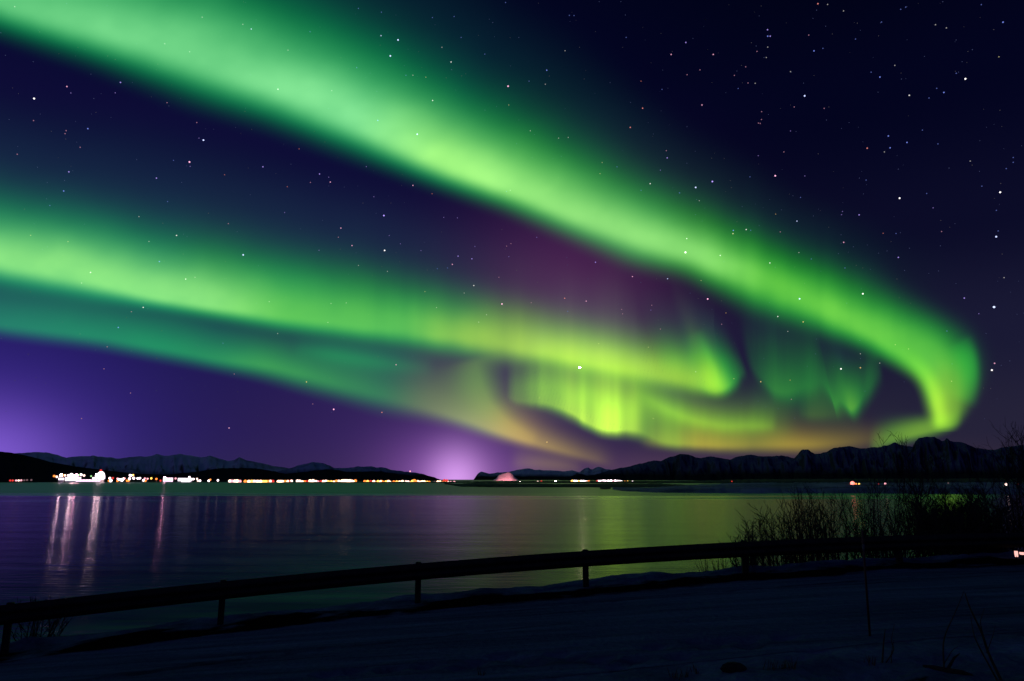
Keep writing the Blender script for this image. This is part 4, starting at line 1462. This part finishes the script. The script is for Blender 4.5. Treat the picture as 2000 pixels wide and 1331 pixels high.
# ------------------------------------------------------------------ stars
R_STAR = 260000.0
SC = {'w': (1.0, 0.95, 0.95), 'b': (0.22, 0.30, 1.0), 'v': (0.45, 0.32, 1.0), 'p': (1.0, 0.45, 0.70), 'r': (1.0, 0.30, 0.28), 'o': (1.0, 0.60, 0.25), 'y': (0.95, 0.85, 0.45), 'k': (0.55, 0.62, 1.0)}
SN = {'w': 'white', 'b': 'blue', 'v': 'violet', 'p': 'pinkish', 'r': 'reddish', 'o': 'orange', 'y': 'yellowish', 'k': 'bluish white'}
CR = [
    (0, 0, [(190,551,3,'w'),(672,461,2,'v'),(373,484,2,'p'),(490,719,2,'b'),(1135,783,3,'k'),(1057,905,3,'p'),(1061,930,1,'v'),(968,896,1,'b'),(873,995,2,'v'),(384,960,2,'v'),(355,1067,2,'b'),(187,674,1,'p'),(369,730,1,'p'),(363,747,1,'p'),(447,823,1,'p'),(96,862,1,'p'),(278,1148,1,'b'),(935,1126,1,'b'),(775,1210,1,'w'),(985,1315,2,'w'),(1467,932,2,'v'),(1783,972,2,'v'),(1834,990,1,'v'),(1843,1017,2,'p'),(1732,1019,1,'p'),(1603,1043,1,'r'),(1253,976,1,'r'),(1098,685,1,'p'),(1110,772,1,'v'),(1402,163,2,'k'),(1128,97,1,'w'),(919,245,1,'w'),(1058,290,1,'w'),(1551,499,2,'w'),(1607,281,1,'w'),(1990,378,1,'b'),(1730,178,1,'b'),(1902,1274,2,'p'),(1888,1325,1,'p'),(1669,832,1,'r'),(1588,1187,1,'v'),(1274,1249,1,'p'),(932,574,1,'p'),(82,38,1,'w'),(1355,137,1,'w'),(1851,507,1,'w'),(395,520,1,'v'),(643,519,1,'v')]),
    (650, 0, [(364,224,3,'k'),(321,313,3,'k'),(269,200,2,'k'),(978,482,3,'p'),(660,347,2,'w'),(557,562,2,'w'),(471,750,3,'k'),(251,673,2,'b'),(447,1036,2,'p'),(285,1204,3,'v'),(134,379,1,'b'),(447,421,1,'w'),(408,421,1,'b'),(519,432,1,'y'),(982,587,1,'y'),(1194,393,2,'b'),(1095,454,1,'b'),(1186,471,1,'w'),(848,303,1,'b'),(716,210,1,'b'),(677,93,1,'b'),(964,15,1,'b'),(609,265,1,'w'),(1320,87,1,'b'),(1346,88,1,'b'),(1296,284,1,'w'),(1637,210,1,'b'),(1970,238,2,'v'),(1888,305,2,'p'),(1720,454,1,'r'),(1837,500,1,'b'),(1729,605,2,'r'),(1660,712,2,'r'),(1861,842,1,'p'),(1866,882,2,'v'),(1828,951,1,'v'),(1771,1026,2,'w'),(1586,932,1,'b'),(1503,908,1,'y'),(1934,1077,1,'b'),(1720,1063,1,'b'),(1491,970,1,'y'),(969,1069,1,'b'),(990,1063,1,'w'),(1102,731,1,'w'),(1314,768,1,'w'),(1260,772,1,'w'),(554,1082,1,'r'),(229,1099,1,'v'),(695,1217,1,'v'),(619,1214,1,'v'),(187,931,1,'v'),(143,48,1,'b'),(271,69,1,'b'),(556,99,1,'b')]),
    (1300, 0, [(850,22,2,'r'),(266,305,2,'p'),(569,167,2,'v'),(570,203,2,'b'),(584,203,2,'v'),(510,288,1,'p'),(570,264,1,'w'),(562,322,1,'w'),(799,197,1,'p'),(828,285,2,'b'),(878,271,1,'b'),(697,401,1,'w'),(776,536,3,'k'),(203,587,2,'p'),(536,624,1,'p'),(535,668,1,'p'),(518,688,1,'p'),(528,690,1,'p'),(885,606,1,'p'),(718,598,1,'p'),(697,732,1,'v'),(1196,431,2,'b'),(1147,404,1,'b'),(1360,533,2,'w'),(1470,548,1,'b'),(1553,517,2,'b'),(1673,441,3,'w'),(1622,410,1,'b'),(1513,494,1,'b'),(1883,125,2,'b'),(1860,318,1,'y'),(1567,157,1,'w'),(1506,139,1,'w'),(1762,27,1,'b'),(1340,41,1,'b'),(1312,53,1,'b'),(1205,124,1,'b'),(1060,219,1,'b'),(993,62,1,'w'),(904,26,1,'w'),(1279,366,1,'w'),(1243,760,2,'b'),(1347,796,2,'b'),(1253,826,2,'b'),(1125,828,2,'r'),(1221,849,1,'w'),(1520,804,1,'b'),(1433,727,1,'b'),(612,982,3,'p'),(777,983,1,'v'),(471,988,1,'b'),(261,1014,3,'v'),(168,1047,3,'k'),(188,1121,1,'w'),(79,1078,1,'b'),(1306,1107,3,'w'),(1457,1081,1,'b'),(1867,1074,3,'w'),(1765,1040,1,'b'),(1700,900,1,'w'),(1940,880,1,'b'),(1940,907,1,'b'),(1901,942,1,'b'),(1080,1200,2,'v'),(987,1181,1,'v'),(982,1199,1,'v'),(1119,1006,1,'b'),(753,1103,1,'b'),(733,1235,2,'k'),(614,1196,1,'o'),(450,1282,2,'w'),(378,1287,2,'b'),(376,1305,2,'y'),(475,1286,1,'b'),(640,1295,1,'p'),(1214,1303,1,'r'),(1286,1304,1,'b'),(1540,1293,1,'p'),(1845,1322,3,'k'),(1856,1290,1,'b'),(1493,1161,1,'v'),(1846,1175,1,'b'),(660,849,1,'p'),(517,870,1,'v'),(405,495,1,'b'),(384,422,1,'p'),(447,374,1,'p'),(460,464,1,'p'),(500,466,1,'w'),(192,391,1,'p'),(120,418,1,'p')]),
    (0, 430, [(1357,195,3,'k'),(889,232,2,'b'),(1036,330,2,'w'),(1088,320,1,'w'),(505,293,2,'w'),(455,352,1,'w'),(799,488,2,'w'),(733,512,1,'p'),(660,600,2,'b'),(1244,688,1,'b'),(379,121,1,'y'),(171,86,1,'y'),(1502,456,1,'w'),(1830,572,1,'w'),(1932,463,1,'w'),(1847,466,1,'w'),(1549,634,1,'w'),(1710,904,2,'o'),(1862,1057,3,'p'),(1278,1161,2,'p'),(455,1108,1,'p'),(728,966,1,'p'),(598,708,1,'p'),(580,831,1,'p'),(1307,860,1,'p'),(831,120,1,'w'),(1745,1027,1,'p'),(1780,169,1,'v'),(1964,143,2,'p')]),
    (650, 430, [(289,170,3,'w'),(315,87,1,'v'),(699,202,2,'v'),(776,217,2,'v'),(667,248,2,'p'),(640,268,1,'b'),(583,272,1,'b'),(944,469,3,'p'),(787,366,2,'w'),(814,570,1,'w'),(858,529,1,'w'),(733,408,1,'w'),(514,400,1,'y'),(579,489,1,'w'),(353,808,2,'p'),(274,1074,2,'r'),(1378,824,4,'w'),(1195,1240,2,'o'),(1152,992,1,'y'),(1788,1108,1,'y'),(1672,316,2,'p'),(1868,328,2,'k'),(1466,236,2,'v'),(1294,437,2,'r'),(1414,453,2,'p'),(1311,510,1,'b'),(1617,524,1,'p'),(1612,499,1,'p'),(1780,476,1,'p'),(1775,503,1,'v'),(1828,609,1,'p'),(1968,181,4,'w'),(1975,104,2,'w'),(994,132,1,'p'),(970,146,1,'p'),(982,205,1,'v'),(793,148,1,'v'),(377,133,1,'v'),(492,171,1,'v'),(143,254,1,'w'),(305,287,1,'w'),(927,320,1,'p'),(1761,710,1,'y'),(1484,690,1,'y'),(1138,97,1,'v'),(1107,462,1,'p')]),
    (1300, 430, [(305,198,2,'w'),(582,240,2,'w'),(235,441,3,'p'),(748,440,3,'k'),(1101,412,3,'w'),(626,539,2,'w'),(768,569,2,'o'),(979,831,3,'w'),(1087,825,2,'o'),(1299,209,2,'v'),(1001,268,1,'b'),(744,182,1,'w'),(813,218,1,'b'),(994,125,2,'p'),(1667,436,2,'v'),(1833,486,4,'k'),(1821,838,3,'w'),(1836,800,2,'p'),(1195,799,1,'w'),(531,903,2,'o'),(381,886,1,'y'),(168,847,1,'w'),(695,894,1,'o'),(702,1001,1,'p'),(1570,620,1,'b'),(1596,900,1,'y'),(1282,696,1,'y'),(1356,720,1,'y'),(198,338,1,'y'),(682,622,1,'w'),(1889,322,1,'w'),(1748,523,1,'v'),(1087,747,1,'w'),(337,519,1,'o'),(313,582,1,'p')]),
]
SB = {4: (3.4, 1.8, 'brightest'), 3: (2.7, 1.5, 'bright'), 2: (2.1, 0.8, 'medium'), 1: (1.7, 0.34, 'faint')}
MS, ME = {}, {}
UP_X = [0, 200, 400, 550, 700, 850, 1000, 1150, 1250, 1350, 1500, 1600, 1700, 1780, 1850]
UP_Y = [5, 58, 118, 172, 242, 310, 372, 428, 470, 506, 572, 610, 654, 700, 760]
LO_X = [0, 200, 400, 700, 900, 1150, 1400]
LO_Y = [514, 556, 598, 638, 662, 706, 756]


def star_place(x, y):
    if x > 1870:
        return 'near the right edge'
    u = np.interp(x, UP_X, UP_Y)
    if y < u - 130:
        return 'above the upper aurora band' if x < 1500 else 'in the upper right sky'
    if y < u + 55:
        return 'within the upper aurora band'
    if x < 1450:
        l = np.interp(x, LO_X, LO_Y)
        if y < l - 85:
            return 'in the dark gap between both bands' if x < 1000 else 'in the magenta sky patch'
        if y < l + 30:
            return 'within the lower aurora band'
        return 'beneath the lower aurora band'
    return 'inside the big aurora hook'


star_list = []
for x0, y0, L in CR:
    for (zx, zy, b, c) in L:
        star_list.append((x0 + zx / 2.857, y0 + zy / 2.857, b, c))
star_list.sort(key=lambda q: (q[0], q[1]))
count, seen = {}, {}
for q in star_list:
    k = (q[2], q[3], star_place(q[0], q[1]))
    count[k] = count.get(k, 0) + 1
for (x, y, b, c) in star_list:
    rp, stg, word = SB[b]
    key = (b, c)
    if key not in MS:
        m = emitter('star_' + SN[c].replace(' ', '_'), SC[c], stg, 'NONE')
        V, F = ico(rp * R_STAR / FOC * 0.5)
        me = bpy.data.meshes.new('star')
        me.from_pydata([tuple(v) for v in V], [], F)
        me.materials.append(m)
        MS[key] = me
    if b == 4 and 1120 < x < 1145 and 'planet' not in MS:
        # the one star bright enough to draw its own line on the water
        V, F = ico(rp * R_STAR / FOC * 0.5)
        me = bpy.data.meshes.new('star')
        me.from_pydata([tuple(v) for v in V], [], F)
        me.materials.append(emitter('star_brilliant', (1.0, 0.72, 0.55), 900.0, 'FRONT'))
        MS['planet'] = me
    o = bpy.data.objects.new('star', MS['planet'] if b == 4 and 1120 < x < 1145 else MS[key])
    d = direction(x, y)
    o.location = EYE + d / np.linalg.norm(d) * R_STAR
    link(o)
    place = star_place(x, y)
    k = (b, c, place)
    i = seen.get(k, 0)
    seen[k] = i + 1
    if count[k] == 1:
        lab = f'{word} {SN[c]} star {place}'
    else:
        lab = f'{ORD[i]} from left of {word} {SN[c]} stars {place}'
    lab = ' '.join(lab.split()[:16])
    tag(o, lab, 'star', 'stars in the night sky')

# the countless faintest stars: one object
r = np.random.default_rng(12)
V, F = [], []
mats = [emitter('faint_star_blue', (0.35, 0.42, 1.0), 0.16, 'NONE'), emitter('faint_star_pale', (0.8, 0.7, 0.8), 0.10, 'NONE')]
fm = []
for _ in range(900):
    x, y = r.uniform(-250, 2250), r.uniform(-250, 820)
    d = direction(x, y)
    d = d / np.linalg.norm(d)
    v, f = ico(r.uniform(0.30, 0.62) * 261000 / FOC)
    off = len(V)
    v = [q + EYE + d * 261000 for q in v]
    V += v
    F += [tuple(off + i for i in t) for t in f]
    fm += [int(r.random() < 0.45)] * len(f)
tag(mesh_obj('faint_stars', V, F, mats, fmat=fm), 'countless faint specks of stars scattered over the night sky', 'stars', kind='stuff')
